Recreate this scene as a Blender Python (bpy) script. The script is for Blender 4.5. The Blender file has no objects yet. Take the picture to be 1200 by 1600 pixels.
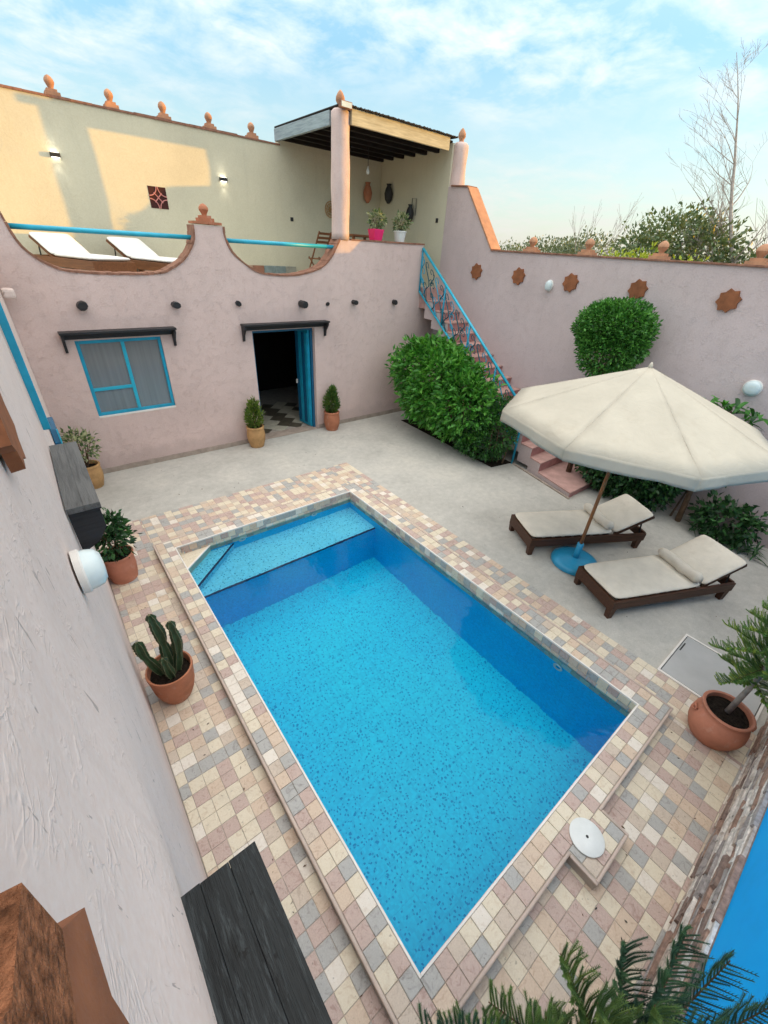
import bpy, math, random
import numpy as np
from mathutils import Vector, Matrix, noise
from mathutils.geometry import tessellate_polygon

random.seed(7)
rng = np.random.default_rng(11)
PI = math.pi
R = math.radians
scene = bpy.context.scene
col = scene.collection

# ------------------------------------------------------------------ camera
cam_d = bpy.data.cameras.new('camera')
cam_d.sensor_fit = 'HORIZONTAL'; cam_d.sensor_width = 36.0
cam_d.lens = 637.84 / 1200 * 36.0
cam_d.clip_start = 0.02; cam_d.clip_end = 3000
cam = bpy.data.objects.new('camera', cam_d); col.objects.link(cam)
cam.location = (-8.6807, -8.6693, 3.8761)
cam.rotation_euler = (1.0028271, -0.0558700, -0.6683068)
scene.camera = cam

# ------------------------------------------------------------------ light
SUN_EL, SUN_DX, SUN_DY = R(4.2), 0.863, -0.504          # towards the sun: +x, -y, very low
world = bpy.data.worlds.new('World'); scene.world = world; world.use_nodes = True
wn, wl = world.node_tree.nodes, world.node_tree.links
wn.clear()
w_out = wn.new('ShaderNodeOutputWorld'); w_bg = wn.new('ShaderNodeBackground')
sky = wn.new('ShaderNodeTexSky'); sky.sky_type = 'NISHITA'; sky.sun_disc = False
sky.sun_elevation = SUN_EL; sky.sun_rotation = math.atan2(SUN_DX, SUN_DY)
sky.altitude = 400; sky.air_density = 1.0; sky.dust_density = 0.6; sky.ozone_density = 1.0
tc = wn.new('ShaderNodeTexCoord'); sx = wn.new('ShaderNodeSeparateXYZ')
wl.new(tc.outputs['Generated'], sx.inputs[0])
CLOUD_SEED = 0.0
zz = wn.new('ShaderNodeMath'); zz.operation = 'MAXIMUM'; zz.inputs[1].default_value = 0.0
wl.new(sx.outputs['Z'], zz.inputs[0])
za = wn.new('ShaderNodeMath'); za.operation = 'ADD'; za.inputs[1].default_value = 0.16; wl.new(zz.outputs[0], za.inputs[0])
cx_ = wn.new('ShaderNodeMath'); cx_.operation = 'DIVIDE'; wl.new(sx.outputs['X'], cx_.inputs[0]); wl.new(za.outputs[0], cx_.inputs[1])
cy_ = wn.new('ShaderNodeMath'); cy_.operation = 'DIVIDE'; wl.new(sx.outputs['Y'], cy_.inputs[0]); wl.new(za.outputs[0], cy_.inputs[1])
cc = wn.new('ShaderNodeCombineXYZ'); cc.inputs[2].default_value = CLOUD_SEED; wl.new(cx_.outputs[0], cc.inputs[0]); wl.new(cy_.outputs[0], cc.inputs[1])
n1 = wn.new('ShaderNodeTexNoise'); n1.inputs['Scale'].default_value = 0.6; n1.inputs['Detail'].default_value = 3
n2 = wn.new('ShaderNodeTexNoise'); n2.inputs['Scale'].default_value = 3.6; n2.inputs['Detail'].default_value = 7; n2.inputs['Roughness'].default_value = 0.62; n2.inputs['Distortion'].default_value = 0.25
wl.new(cc.outputs[0], n1.inputs['Vector']); wl.new(cc.outputs[0], n2.inputs['Vector'])
r1 = wn.new('ShaderNodeMapRange'); r1.inputs[1].default_value = 0.35; r1.inputs[2].default_value = 0.55
r2 = wn.new('ShaderNodeMapRange'); r2.inputs[1].default_value = 0.40; r2.inputs[2].default_value = 0.66
wl.new(n1.outputs['Fac'], r1.inputs[0]); wl.new(n2.outputs['Fac'], r2.inputs[0])
def wmath(op, a, b):
    m = wn.new('ShaderNodeMath'); m.operation = op
    for i, v in ((0, a), (1, b)):
        if isinstance(v, (int, float)): m.inputs[i].default_value = v
        else: wl.new(v, m.inputs[i])
    return m.outputs[0]
def wmix(f, a, b, mode='MIX'):
    m = wn.new('ShaderNodeMixRGB'); m.blend_type = mode
    for i, v in ((0, f), (1, a), (2, b)):
        if isinstance(v, tuple): m.inputs[i].default_value = (*v, 1)
        elif isinstance(v, (int, float)): m.inputs[i].default_value = v
        else: wl.new(v, m.inputs[i])
    return m.outputs[0]
# thin high haze, denser towards the horizon, brighter overhead as an overcast veil is
SZ = zz.outputs[0]
veil_a = wmath('MULTIPLY_ADD', wmath('POWER', wmath('SUBTRACT', 1.0, SZ), 4.0), 0.45); veil_a.node.inputs[2].default_value = 0.50
lum = wmath('MULTIPLY_ADD', SZ, wmath('MULTIPLY_ADD', SZ, 2.45)); lum.node.inputs[2].default_value = 0.50
lum.node.inputs[1].links[0].from_node.inputs[2].default_value = 0.30
vcr = wn.new('ShaderNodeValToRGB'); ve = vcr.color_ramp.elements
ve[0].position, ve[0].color = 0.0, (0.92, 0.92, 0.88, 1); ve[1].position, ve[1].color = 1.0, (0.97, 0.90, 0.81, 1)
q = ve.new(0.10); q.color = (0.66, 0.86, 0.93, 1); q = ve.new(0.28); q.color = (0.24, 0.56, 0.82, 1); q = ve.new(0.55); q.color = (0.78, 0.84, 0.88, 1)
wl.new(SZ, vcr.inputs[0])
veil = wmix(1.0, wmix(1.0, vcr.outputs[0], (1.5, 1.5, 1.5), 'MULTIPLY'), wmix(1.0, (1.0, 1.0, 1.0), lum, 'MULTIPLY'), 'MULTIPLY')
base = wmix(veil_a, wmix(1.0, sky.outputs[0], (0.55, 0.55, 0.55), 'MULTIPLY'), veil)
# broken altocumulus over it
cm = wmath('MULTIPLY', wmath('MULTIPLY', r1.outputs[0], r2.outputs[0]), 0.62)
cl_c = wmix(1.0, (1.62, 1.58, 1.50), wmix(1.0, (1.0, 1.0, 1.0), lum, 'MULTIPLY'), 'MULTIPLY')
final = wmix(cm, base, cl_c)
wl.new(final, w_bg.inputs[0]); w_bg.inputs[1].default_value = 0.15
wl.new(w_bg.outputs[0], w_out.inputs[0])

sun_d = bpy.data.lights.new('sun', 'SUN'); sun_d.energy = 2.0; sun_d.angle = R(0.6); sun_d.color = (0.30, 0.145, 0.0)
sun = bpy.data.objects.new('sun', sun_d); col.objects.link(sun)
sun.rotation_euler = Vector((SUN_DX * math.cos(SUN_EL), SUN_DY * math.cos(SUN_EL), math.sin(SUN_EL))).to_track_quat('Z', 'Y').to_euler()
sun.location = (10, -10, 12)
vs = scene.view_settings
vs.view_transform = 'Standard'; vs.look = 'None'; vs.gamma = 1.0; vs.use_curve_mapping = False
vs.exposure = 2.84
scene.cycles.max_bounces = 8; scene.cycles.transmission_bounces = 8; scene.cycles.transparent_max_bounces = 16
scene.cycles.sample_clamp_indirect = 6.0

# ------------------------------------------------------------------ materials
MATS = {}
def newmat(name):
    m = bpy.data.materials.new(name); m.use_nodes = True
    nt = m.node_tree; b = nt.nodes['Principled BSDF']
    MATS[name] = m
    return m, nt, b
def N(nt, t, **kw):
    n = nt.nodes.new(t)
    for k, v in kw.items():
        if k.startswith('i_'): n.inputs[k[2:].replace('_', ' ')].default_value = v
        else: setattr(n, k, v)
    return n
def ramp(nt, fac, stops):
    r = nt.nodes.new('ShaderNodeValToRGB'); e = r.color_ramp.elements
    while len(e) > 1: e.remove(e[-1])
    e[0].position, e[0].color = stops[0][0], (*stops[0][1], 1)
    for p, c in stops[1:]:
        x = e.new(p); x.color = (*c, 1)
    nt.links.new(fac, r.inputs[0]); return r.outputs[0]
def gcol(v): return (v, v, v)
def coords(nt, scale=(1, 1, 1), kind='Object', rot=(0, 0, 0)):
    t = N(nt, 'ShaderNodeTexCoord'); m = N(nt, 'ShaderNodeMapping'); m.inputs['Scale'].default_value = scale; m.inputs['Rotation'].default_value = rot
    if kind == 'World':
        g = N(nt, 'ShaderNodeNewGeometry'); nt.links.new(g.outputs['Position'], m.inputs[0])
    else: nt.links.new(t.outputs[kind], m.inputs[0])
    return m.outputs[0]
def tex(nt, vec, scale, detail=4, rough=0.55, dist=0.0, out='Fac'):
    n = N(nt, 'ShaderNodeTexNoise'); n.inputs['Scale'].default_value = scale; n.inputs['Detail'].default_value = detail
    n.inputs['Roughness'].default_value = rough; n.inputs['Distortion'].default_value = dist
    nt.links.new(vec, n.inputs['Vector']); return n.outputs[out]
def mixc(nt, fac, a, b, mode='MIX'):
    m = N(nt, 'ShaderNodeMixRGB'); m.blend_type = mode
    for k, v in ((0, fac), (1, a), (2, b)):
        if hasattr(v, 'links') or isinstance(v, bpy.types.NodeSocket): nt.links.new(v, m.inputs[k])
        elif isinstance(v, (int, float)): m.inputs[k].default_value = v
        else: m.inputs[k].default_value = (*v, 1)
    return m.outputs[0]
def math_(nt, op, a, b=None):
    m = N(nt, 'ShaderNodeMath'); m.operation = op
    for k, v in ((0, a), (1, b)):
        if v is None: continue
        if isinstance(v, bpy.types.NodeSocket): nt.links.new(v, m.inputs[k])
        else: m.inputs[k].default_value = v
    return m.outputs[0]
def bump(nt, b, h, strength, dist, prev=None):
    n = N(nt, 'ShaderNodeBump'); n.inputs['Strength'].default_value = strength; n.inputs['Distance'].default_value = dist
    nt.links.new(h, n.inputs['Height'])
    if prev is not None: nt.links.new(prev, n.inputs['Normal'])
    nt.links.new(n.outputs[0], b.inputs['Normal']); return n.outputs[0]

def varied(name, c, var=0.12, scale=6, rough=0.7, bs=0.0, bscale=40, spec=0.3, bd=0.004, metal=0.0, kind='World'):
    """plain surface with large and small tonal variation and fine relief"""
    m, nt, b = newmat(name)
    v = coords(nt, kind=kind)
    f = tex(nt, v, scale, 6, 0.6)
    lo = tuple(x * (1 - var * 1.6) for x in c); hi = tuple(min(1, x * (1 + var * 1.6)) for x in c)
    nt.links.new(ramp(nt, f, [(0.25, lo), (0.5, c), (0.75, hi)]), b.inputs['Base Color'])
    b.inputs['Roughness'].default_value = rough; b.inputs['Specular IOR Level'].default_value = spec; b.inputs['Metallic'].default_value = metal
    if bs > 0: bump(nt, b, tex(nt, v, bscale, 5, 0.6), bs, bd)
    return m

def stucco(name, c, stretch=(1, 1, 1), ridge=0.9, rs=3.2, dist=0.012, marks=0.0, grime=None):
    m, nt, b = newmat(name)
    v = coords(nt, stretch, 'World'); v0 = coords(nt, (1, 1, 1), 'World')
    big = tex(nt, v0, 0.7, 4, 0.6); fine = tex(nt, v0, 45, 4, 0.6)
    base = ramp(nt, big, [(0.3, tuple(x * 0.90 for x in c)), (0.5, c), (0.72, tuple(min(1, x * 1.07) for x in c))])
    base = mixc(nt, 0.10, base, ramp(nt, fine, [(0.35, gcol(0.18)), (0.65, gcol(0.8))]), 'OVERLAY')
    # trowel ridges: thin curved bands of a distorted noise
    rn = tex(nt, v, rs, 3, 0.5, 1.2)
    rd = ramp(nt, rn, [(0.475, gcol(0)), (0.497, gcol(1)), (0.503, gcol(1)), (0.55, gcol(0))])
    rn2 = tex(nt, v, rs * 2.3, 2, 0.5, 0.8)
    rd2 = ramp(nt, rn2, [(0.44, gcol(0)), (0.455, gcol(1)), (0.52, gcol(0))])
    gate = ramp(nt, tex(nt, v0, rs * 0.9, 3), [(0.45, gcol(0)), (0.6, gcol(1))])
    h = math_(nt, 'ADD', math_(nt, 'MULTIPLY', math_(nt, 'ADD', rd, math_(nt, 'MULTIPLY', rd2, 0.6)), gate), math_(nt, 'MULTIPLY', tex(nt, v, 22, 5, 0.65), 0.55))
    h = math_(nt, 'ADD', h, math_(nt, 'MULTIPLY', tex(nt, v0, 2.2, 2), 0.8))
    if marks > 0:                                   # scratches left by the trowel, showing darker filler
        mk = tex(nt, coords(nt, (2.2, 6.0, 1.6), 'World', (0.5, 0, 0)), 3.6, 3, 0.6, 0.5)
        mkr = ramp(nt, mk, [(0.665, gcol(0)), (0.69, gcol(1))])
        base = mixc(nt, math_(nt, 'MULTIPLY', mkr, marks), base, tuple(x * 0.45 for x in c))
        h = math_(nt, 'SUBTRACT', h, math_(nt, 'MULTIPLY', mkr, 0.6))
    # splash dirt with a ragged upper limit along the foot of the wall, faint blotches above
    sp = N(nt, 'ShaderNodeSeparateXYZ'); nt.links.new(v0, sp.inputs[0])
    dz = math_(nt, 'ADD', sp.outputs['Z'], math_(nt, 'MULTIPLY', tex(nt, v0, 3.0, 5, 0.65), -0.5))
    base = mixc(nt, math_(nt, 'MULTIPLY', ramp(nt, dz, [(0.0, gcol(1)), (0.16, gcol(0))]), 0.30), base, tuple(x * 0.55 for x in c))
    sk = ramp(nt, tex(nt, coords(nt, (5, 5, .30), 'World'), 1.6, 5, 0.65), [(0.56, gcol(0)), (0.72, gcol(1))])
    base = mixc(nt, math_(nt, 'MULTIPLY', sk, 0.16), base, tuple(x * 0.66 for x in c))
    bl = ramp(nt, tex(nt, coords(nt, (1, 1, .45), 'World'), 2.6, 6, 0.7), [(0.54, gcol(0)), (0.70, gcol(1))])
    base = mixc(nt, math_(nt, 'MULTIPLY', bl, 0.07), base, tuple(x * 0.72 for x in c))
    nt.links.new(base, b.inputs['Base Color'])
    b.inputs['Roughness'].default_value = 0.85; b.inputs['Specular IOR Level'].default_value = 0.2
    bump(nt, b, h, ridge, dist)
    return m

M_PINK = stucco('pink stucco', (0.66, 0.505, 0.46), (1, 1, 2.2), 0.50, 9.0, 0.008)
M_PINKR = stucco('mauve stucco', (0.57, 0.465, 0.45), (1, 1, 2.2), 0.46, 8.0, 0.008)
M_LEFT = stucco('pale pink stucco', (0.74, 0.61, 0.555), (1.0, 0.8, 1.3), 0.36, 7.5, 0.006, 0.7)
M_PALE = stucco('pale plaster', (0.63, 0.585, 0.44), (1, 1, 1), 0.25, 2.5, 0.006)
M_CONC = None
def mk_concrete():
    m, nt, b = newmat('courtyard concrete')
    v = coords(nt, kind='World')
    a = tex(nt, v, 0.9, 6, 0.65); f = tex(nt, v, 9, 6, 0.7); s = tex(nt, v, 70, 3, 0.6)
    base = ramp(nt, a, [(0.28, (0.37, 0.355, 0.32)), (0.5, (0.455, 0.44, 0.40)), (0.72, (0.52, 0.495, 0.44))])
    base = mixc(nt, 0.20, base, ramp(nt, f, [(0.3, gcol(0.22)), (0.7, gcol(0.78))]), 'OVERLAY')
    base = mixc(nt, 0.25, base, ramp(nt, s, [(0.3, gcol(0.3)), (0.7, gcol(0.7))]), 'OVERLAY')
    st = ramp(nt, tex(nt, v, 3.3, 5, 0.6, 0.8), [(0.66, gcol(0)), (0.74, gcol(1))])
    base = mixc(nt, math_(nt, 'MULTIPLY', st, 0.35), base, (0.2, 0.19, 0.18))
    nt.links.new(base, b.inputs['Base Color']); b.inputs['Roughness'].default_value = 0.75; b.inputs['Specular IOR Level'].default_value = 0.3
    bump(nt, b, math_(nt, 'ADD', f, math_(nt, 'MULTIPLY', s, 0.4)), 0.25, 0.006)
    return m
M_CONC = mk_concrete()

def mk_tile(name, c, c2):
    m, nt, b = newmat(name)
    v = coords(nt, (1, 1, 1), 'World')
    oi = N(nt, 'ShaderNodeObjectInfo')
    sw = tex(nt, v, 16, 4, 0.6, 1.8); fi = tex(nt, v, 120, 3, 0.6); pt = tex(nt, v, 42, 2, 0.5)
    base = ramp(nt, sw, [(0.30, c2), (0.47, c), (0.62, c), (0.78, tuple(x * 1.08 for x in c))])
    base = mixc(nt, 0.22, base, ramp(nt, fi, [(0.3, gcol(0.3)), (0.7, gcol(0.72))]), 'OVERLAY')
    base = mixc(nt, ramp(nt, pt, [(0.69, gcol(0)), (0.73, gcol(0.55))]), base, tuple(x * 0.35 for x in c))
    nt.links.new(base, b.inputs['Base Color']); b.inputs['Roughness'].default_value = 0.55; b.inputs['Specular IOR Level'].default_value = 0.4
    bump(nt, b, math_(nt, 'ADD', sw, math_(nt, 'MULTIPLY', fi, 0.4)), 0.18, 0.004)
    return m
TILE_M = [mk_tile('cream tile', (0.666, 0.586, 0.453), (0.568, 0.464, 0.340)),
          mk_tile('peach tile', (0.593, 0.464, 0.353), (0.469, 0.336, 0.246)),
          mk_tile('rose tile', (0.488, 0.368, 0.319), (0.359, 0.240, 0.206)),
          mk_tile('grey tile', (0.396, 0.387, 0.366), (0.272, 0.259, 0.246)),
          mk_tile('sand tile', (0.543, 0.452, 0.366), (0.433, 0.344, 0.273)),
          mk_tile('pale tile', (0.716, 0.651, 0.566), (0.618, 0.536, 0.446))]
TILE_W = [0.21, 0.16, 0.25, 0.19, 0.11, 0.08]
M_GROUT = varied('grout', (0.40, 0.35, 0.30), 0.15, 8, 0.9)
M_TRIM = varied('pencil trim', (0.50, 0.40, 0.34), 0.15, 5, 0.45, 0.2, 50)
M_WTRIM = varied('pool edge trim', (0.74, 0.70, 0.65), 0.08, 5, 0.4)

def mk_mosaic(name, light, dark, frac):
    m, nt, b = newmat(name)
    g = N(nt, 'ShaderNodeNewGeometry')
    cell = 0.022
    sc = N(nt, 'ShaderNodeVectorMath'); sc.operation = 'SCALE'; sc.inputs['Scale'].default_value = 1 / cell
    off = N(nt, 'ShaderNodeVectorMath'); off.operation = 'ADD'; off.inputs[1].default_value = (0.137 * cell, 0.271 * cell, 0.313 * cell)
    nt.links.new(g.outputs['Position'], off.inputs[0]); nt.links.new(off.outputs[0], sc.inputs[0])
    fl = N(nt, 'ShaderNodeVectorMath'); fl.operation = 'FLOOR'; nt.links.new(sc.outputs[0], fl.inputs[0])
    wnz = N(nt, 'ShaderNodeTexWhiteNoise'); wnz.noise_dimensions = '3D'; nt.links.new(fl.outputs[0], wnz.inputs[0])
    tone = ramp(nt, wnz.outputs['Value'], [(0.0, tuple(x * 0.90 for x in light)), (1.0, tuple(min(1, x * 1.08) for x in light))])
    vo = N(nt, 'ShaderNodeTexVoronoi'); vo.feature = 'F1'; vo.distance = 'CHEBYCHEV'; vo.inputs['Scale'].default_value = 1 / frac; vo.inputs['Randomness'].default_value = 0.85
    nt.links.new(g.outputs['Position'], vo.inputs['Vector'])
    mask = math_(nt, 'LESS_THAN', vo.outputs['Distance'], 0.0078 / frac)
    base = mixc(nt, mask, tone, dark)
    # joints between mosaic sheets
    sh = N(nt, 'ShaderNodeVectorMath'); sh.operation = 'SCALE'; sh.inputs['Scale'].default_value = 1 / (cell * 13)
    nt.links.new(off.outputs[0], sh.inputs[0])
    fr = N(nt, 'ShaderNodeVectorMath'); fr.operation = 'FRACTION'; nt.links.new(sh.outputs[0], fr.inputs[0])
    s3 = N(nt, 'ShaderNodeSeparateXYZ'); nt.links.new(fr.outputs[0], s3.inputs[0])
    j = math_(nt, 'ADD', math_(nt, 'LESS_THAN', s3.outputs['X'], 0.035), math_(nt, 'LESS_THAN', s3.outputs['Y'], 0.035))
    base = mixc(nt, math_(nt, 'MULTIPLY', math_(nt, 'MINIMUM', j, 1.0), 0.22), base, dark)
    base = mixc(nt, 0.22, base, ramp(nt, tex(nt, g.outputs['Position'], 1.3, 4), [(0.3, gcol(0.3)), (0.7, gcol(0.7))]), 'OVERLAY')
    nt.links.new(base, b.inputs['Base Color']); b.inputs['Roughness'].default_value = 0.5; b.inputs['Specular IOR Level'].default_value = 0.03      # glaze in water hardly reflects
    return m
M_MOS = mk_mosaic('pool floor mosaic', (0.03, 0.73, 0.99), (0.006, 0.37, 0.68), 0.036)
M_MOSS = mk_mosaic('pool shelf mosaic', (0.22, 0.72, 0.93), (0.012, 0.26, 0.50), 0.040)
M_MOSW = mk_mosaic('pool wall mosaic', (0.012, 0.56, 0.95), (0.01, 0.43, 0.80), 0.036)
M_NOSE = varied('navy nosing', (0.004, 0.02, 0.09), 0.1, 6, 0.4)
def mk_water():
    m, nt, b = newmat('pool water'); nt.nodes.remove(b)
    o = nt.nodes['Material Output']
    v = coords(nt, kind='World')
    h = math_(nt, 'ADD', tex(nt, v, 3.0, 3, 0.5, 0.4), math_(nt, 'MULTIPLY', tex(nt, v, 11, 2), 0.25))
    bp = N(nt, 'ShaderNodeBump'); bp.inputs['Strength'].default_value = 0.14; bp.inputs['Distance'].default_value = 0.05; nt.links.new(h, bp.inputs['Height'])
    rf = N(nt, 'ShaderNodeBsdfRefraction'); rf.inputs['IOR'].default_value = 1.33; rf.inputs['Roughness'].default_value = 0.0; rf.inputs['Color'].default_value = (0.80, 0.97, 1.0, 1)
    gl = N(nt, 'ShaderNodeBsdfGlossy'); gl.inputs['Roughness'].default_value = 0.0; gl.inputs['Color'].default_value = (.5, .5, .5, 1)
    fr = N(nt, 'ShaderNodeFresnel'); fr.inputs['IOR'].default_value = 1.33
    for x in (rf, gl, fr): nt.links.new(bp.outputs[0], x.inputs['Normal'])
    mx = N(nt, 'ShaderNodeMixShader'); nt.links.new(fr.outputs[0], mx.inputs[0]); nt.links.new(rf.outputs[0], mx.inputs[1]); nt.links.new(gl.outputs[0], mx.inputs[2])
    nt.links.new(mx.outputs[0], o.inputs['Surface'])
    return m
M_WATER = mk_water()

def mk_wood(name, c, c2, axis=0, rough=0.5, bs=0.35, sc=1.0):
    m, nt, b = newmat(name)
    s = [14.0 * sc] * 3; s[axis] = 1.1 * sc
    v = coords(nt, tuple(s), 'Object')
    g1 = tex(nt, v, 2.2, 6, 0.65, 0.5); g2 = tex(nt, v, 9, 3, 0.6)
    base = ramp(nt, g1, [(0.25, c2), (0.5, c), (0.75, tuple(min(1, x * 1.35) for x in c))])
    nt.links.new(base, b.inputs['Base Color']); b.inputs['Roughness'].default_value = rough; b.inputs['Specular IOR Level'].default_value = 0.35
    bump(nt, b, math_(nt, 'ADD', g1, math_(nt, 'MULTIPLY', g2, 0.6)), bs, 0.006)
    return m
M_WOOD = mk_wood('dark lounger wood', (0.065, 0.026, 0.013), (0.03, 0.011, 0.006))
M_WOODB = mk_wood('brown deckchair wood', (0.19, 0.075, 0.03), (0.11, 0.04, 0.018))
M_POLE = mk_wood('umbrella pole wood', (0.30, 0.13, 0.05), (0.19, 0.075, 0.03), 2, 0.45)
M_BLACK = mk_wood('black weathered wood', (0.012, 0.0145, 0.0155), (0.002, 0.0025, 0.003), 1, 0.6, 1.0, 1.1)
def wear_black():
    nt = M_BLACK.node_tree; b = nt.nodes['Principled BSDF']; src = b.inputs['Base Color'].links[0].from_socket
    v = coords(nt, (9, 1.2, 9), 'World'); f = tex(nt, v, 5.0, 6, 0.75, 0.4); c2 = tex(nt, coords(nt, (1, 1, 1), 'World'), 26, 4, 0.6)
    wear = ramp(nt, f, [(0.52, gcol(0)), (0.62, gcol(1))])
    base = mixc(nt, math_(nt, 'MULTIPLY', wear, 0.75), src, (0.045, 0.053, 0.056))
    base = mixc(nt, ramp(nt, c2, [(0.66, gcol(0)), (0.70, gcol(1))]), base, (0.003, 0.003, 0.003))
    nt.links.new(base, b.inputs['Base Color'])
wear_black()
M_GREYW = mk_wood('grey weathered wood', (0.11, 0.11, 0.108), (0.05, 0.05, 0.05), 1, 0.7, 0.8, 0.9)
M_BLACKX = mk_wood('black painted wood', (0.022, 0.022, 0.024), (0.010, 0.010, 0.011), 0, 0.5, 0.4)
M_BEAMY = mk_wood('weathered fascia', (0.50, 0.46, 0.33), (0.36, 0.32, 0.22), 0, 0.7, 0.3)
M_BEAMB = mk_wood('bluish weathered fascia', (0.30, 0.36, 0.38), (0.16, 0.20, 0.23), 1, 0.7, 0.3)
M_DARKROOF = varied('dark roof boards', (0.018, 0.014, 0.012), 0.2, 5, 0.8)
M_TERRA = varied('terracotta', (0.42, 0.16, 0.085), 0.14, 5, 0.75, 0.25, 60)
M_TERRAP = varied('pinkish terracotta', (0.50, 0.20, 0.125), 0.13, 5, 0.7, 0.2, 60)
M_TERRAD = varied('brown fired clay', (0.25, 0.092, 0.04), 0.22, 9, 0.8, 0.4, 60)
M_TERRAR = varied('rough clay', (0.29, 0.12, 0.06), 0.5, 55, 0.95, 1.0, 80, 0.1, 0.02)
M_CLAYTAN = varied('tan clay', (0.45, 0.26, 0.11), 0.18, 7, 0.7, 0.25, 30)
M_FINIAL = varied('finial clay', (0.46, 0.235, 0.135), 0.2, 8, 0.8, 0.3, 50)
M_CAP = varied('brown coping tile', (0.27, 0.13, 0.085), 0.25, 10, 0.75, 0.5, 40)
M_CAPO = varied('orange coping', (0.48, 0.23, 0.12), 0.15, 6, 0.8, 0.2, 40)
M_TURQ = varied('turquoise paint', (0.012, 0.30, 0.46), 0.14, 5, 0.35, 0.12, 60, 0.5)
M_TURQL = varied('bright turquoise rail paint', (0.025, 0.40, 0.56), 0.10, 5, 0.35, 0.12, 60, 0.5)
M_BLUED = varied('deep blue door paint', (0.005, 0.10, 0.20), 0.14, 6, 0.4, 0.15, 40, 0.5)
M_BLUEB = varied('blue plastic', (0.02, 0.27, 0.47), 0.10, 5, 0.4, 0.1, 50, 0.5)
M_AZURE = varied('azure wall paint', (0.0, 0.42, 0.98), 0.06, 3, 0.7, 0.1, 20, 0.15)
M_CANVAS = varied('cream canvas', (0.48, 0.435, 0.355), 0.05, 2.5, 0.85, 0.15, 120, 0.15)
M_CUSH = varied('beige cushion', (0.70, 0.64, 0.54), 0.06, 6, 0.85, 0.2, 200, 0.15)
M_CUSHW = varied('white cushion', (0.78, 0.76, 0.72), 0.05, 6, 0.85, 0.2, 200, 0.15)
M_WHITE = varied('white plastic', (0.70, 0.72, 0.70), 0.05, 8, 0.35, 0.05, 50, 0.5)
M_OPAL = varied('opal glass', (0.62, 0.70, 0.70), 0.06, 8, 0.12, 0.0, 50, 0.6)
M_HATCH = varied('grey painted hatch', (0.42, 0.42, 0.41), 0.06, 3, 0.55, 0.1, 60)
M_METAL = varied('dark metal', (0.03, 0.03, 0.03), 0.2, 8, 0.5, 0.2, 60)
M_LIVEIRON = varied('dark green iron', (0.015, 0.10, 0.13), 0.2, 8, 0.5, 0.2, 60)
M_SOIL = varied('potting soil', (0.022, 0.016, 0.012), 0.5, 30, 0.95, 1.0, 60, 0.1, 0.02)
M_PINKPOT = varied('pink plastic pot', (0.75, 0.03, 0.16), 0.06, 8, 0.35)
M_STEPT = varied('rose step tread', (0.47, 0.285, 0.25), 0.14, 6, 0.65, 0.2, 40)
M_STEPR = varied('rose step riser', (0.42, 0.20, 0.185), 0.16, 7, 0.65, 0.2, 40)
M_SKIRT = varied('stone skirting', (0.36, 0.29, 0.24), 0.18, 6, 0.7, 0.2, 40)
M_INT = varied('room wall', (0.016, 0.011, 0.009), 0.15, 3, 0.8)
M_CHKL = varied('pale floor tile', (0.50, 0.46, 0.36), 0.12, 8, 0.35)
M_CHKD = varied('dark floor tile', (0.10, 0.085, 0.06), 0.2, 8, 0.35)
M_GROUND = varied('dry earth', (0.22, 0.16, 0.10), 0.25, 0.6, 0.95, 0.5, 6)
M_BARK = varied('grey bark', (0.36, 0.32, 0.285), 0.3, 14, 0.9, 0.6, 40)
M_BARKB = varied('brown bark', (0.12, 0.075, 0.045), 0.3, 14, 0.9, 0.6, 40)
def mk_leaf(name, c, rough=0.45, var=0.25):
    m, nt, b = newmat(name)
    v = coords(nt, kind='World'); f = tex(nt, v, 7, 3)
    nt.links.new(ramp(nt, f, [(0.3, tuple(x * (1 - var) for x in c)), (0.7, tuple(x * (1 + var) for x in c))]), b.inputs['Base Color'])
    b.inputs['Roughness'].default_value = rough; b.inputs['Specular IOR Level'].default_value = 0.4
    tr = N(nt, 'ShaderNodeBsdfTranslucent'); tr.inputs['Color'].default_value = (c[0] * 1.3, c[1] * 1.3, c[2] * 0.7, 1)
    mx = N(nt, 'ShaderNodeMixShader'); mx.inputs[0].default_value = 0.22
    nt.links.new(b.outputs[0], mx.inputs[1]); nt.links.new(tr.outputs[0], mx.inputs[2]); nt.links.new(mx.outputs[0], nt.nodes['Material Output'].inputs['Surface'])
    return m
L_BUSH = [mk_leaf('bush leaf a', (0.060, 0.236, 0.027)), mk_leaf('bush leaf b', (0.041, 0.168, 0.021)), mk_leaf('bush leaf c', (0.104, 0.304, 0.038))]
L_TOP = [mk_leaf('topiary leaf a', (0.060, 0.203, 0.030)), mk_leaf('topiary leaf b', (0.033, 0.128, 0.021)), mk_leaf('topiary leaf c', (0.098, 0.277, 0.045))]
L_DARK = [mk_leaf('dark leaf a', (0.024, 0.083, 0.024)), mk_leaf('dark leaf b', (0.042, 0.128, 0.033)), mk_leaf('dark leaf c', (0.015, 0.053, 0.018))]
L_THU = [mk_leaf('thuja a', (0.128, 0.203, 0.033)), mk_leaf('thuja b', (0.075, 0.143, 0.027)), mk_leaf('thuja c', (0.180, 0.247, 0.045))]
L_VAR = [mk_leaf('variegated a', (0.180, 0.232, 0.105)), mk_leaf('variegated b', (0.068, 0.128, 0.045)), mk_leaf('variegated c', (0.390, 0.405, 0.225))]
L_OLIVE = [mk_leaf('olive leaf a', (0.150, 0.188, 0.112)), mk_leaf('olive leaf b', (0.098, 0.135, 0.075)), mk_leaf('olive leaf c', (0.210, 0.247, 0.143))]
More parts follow.
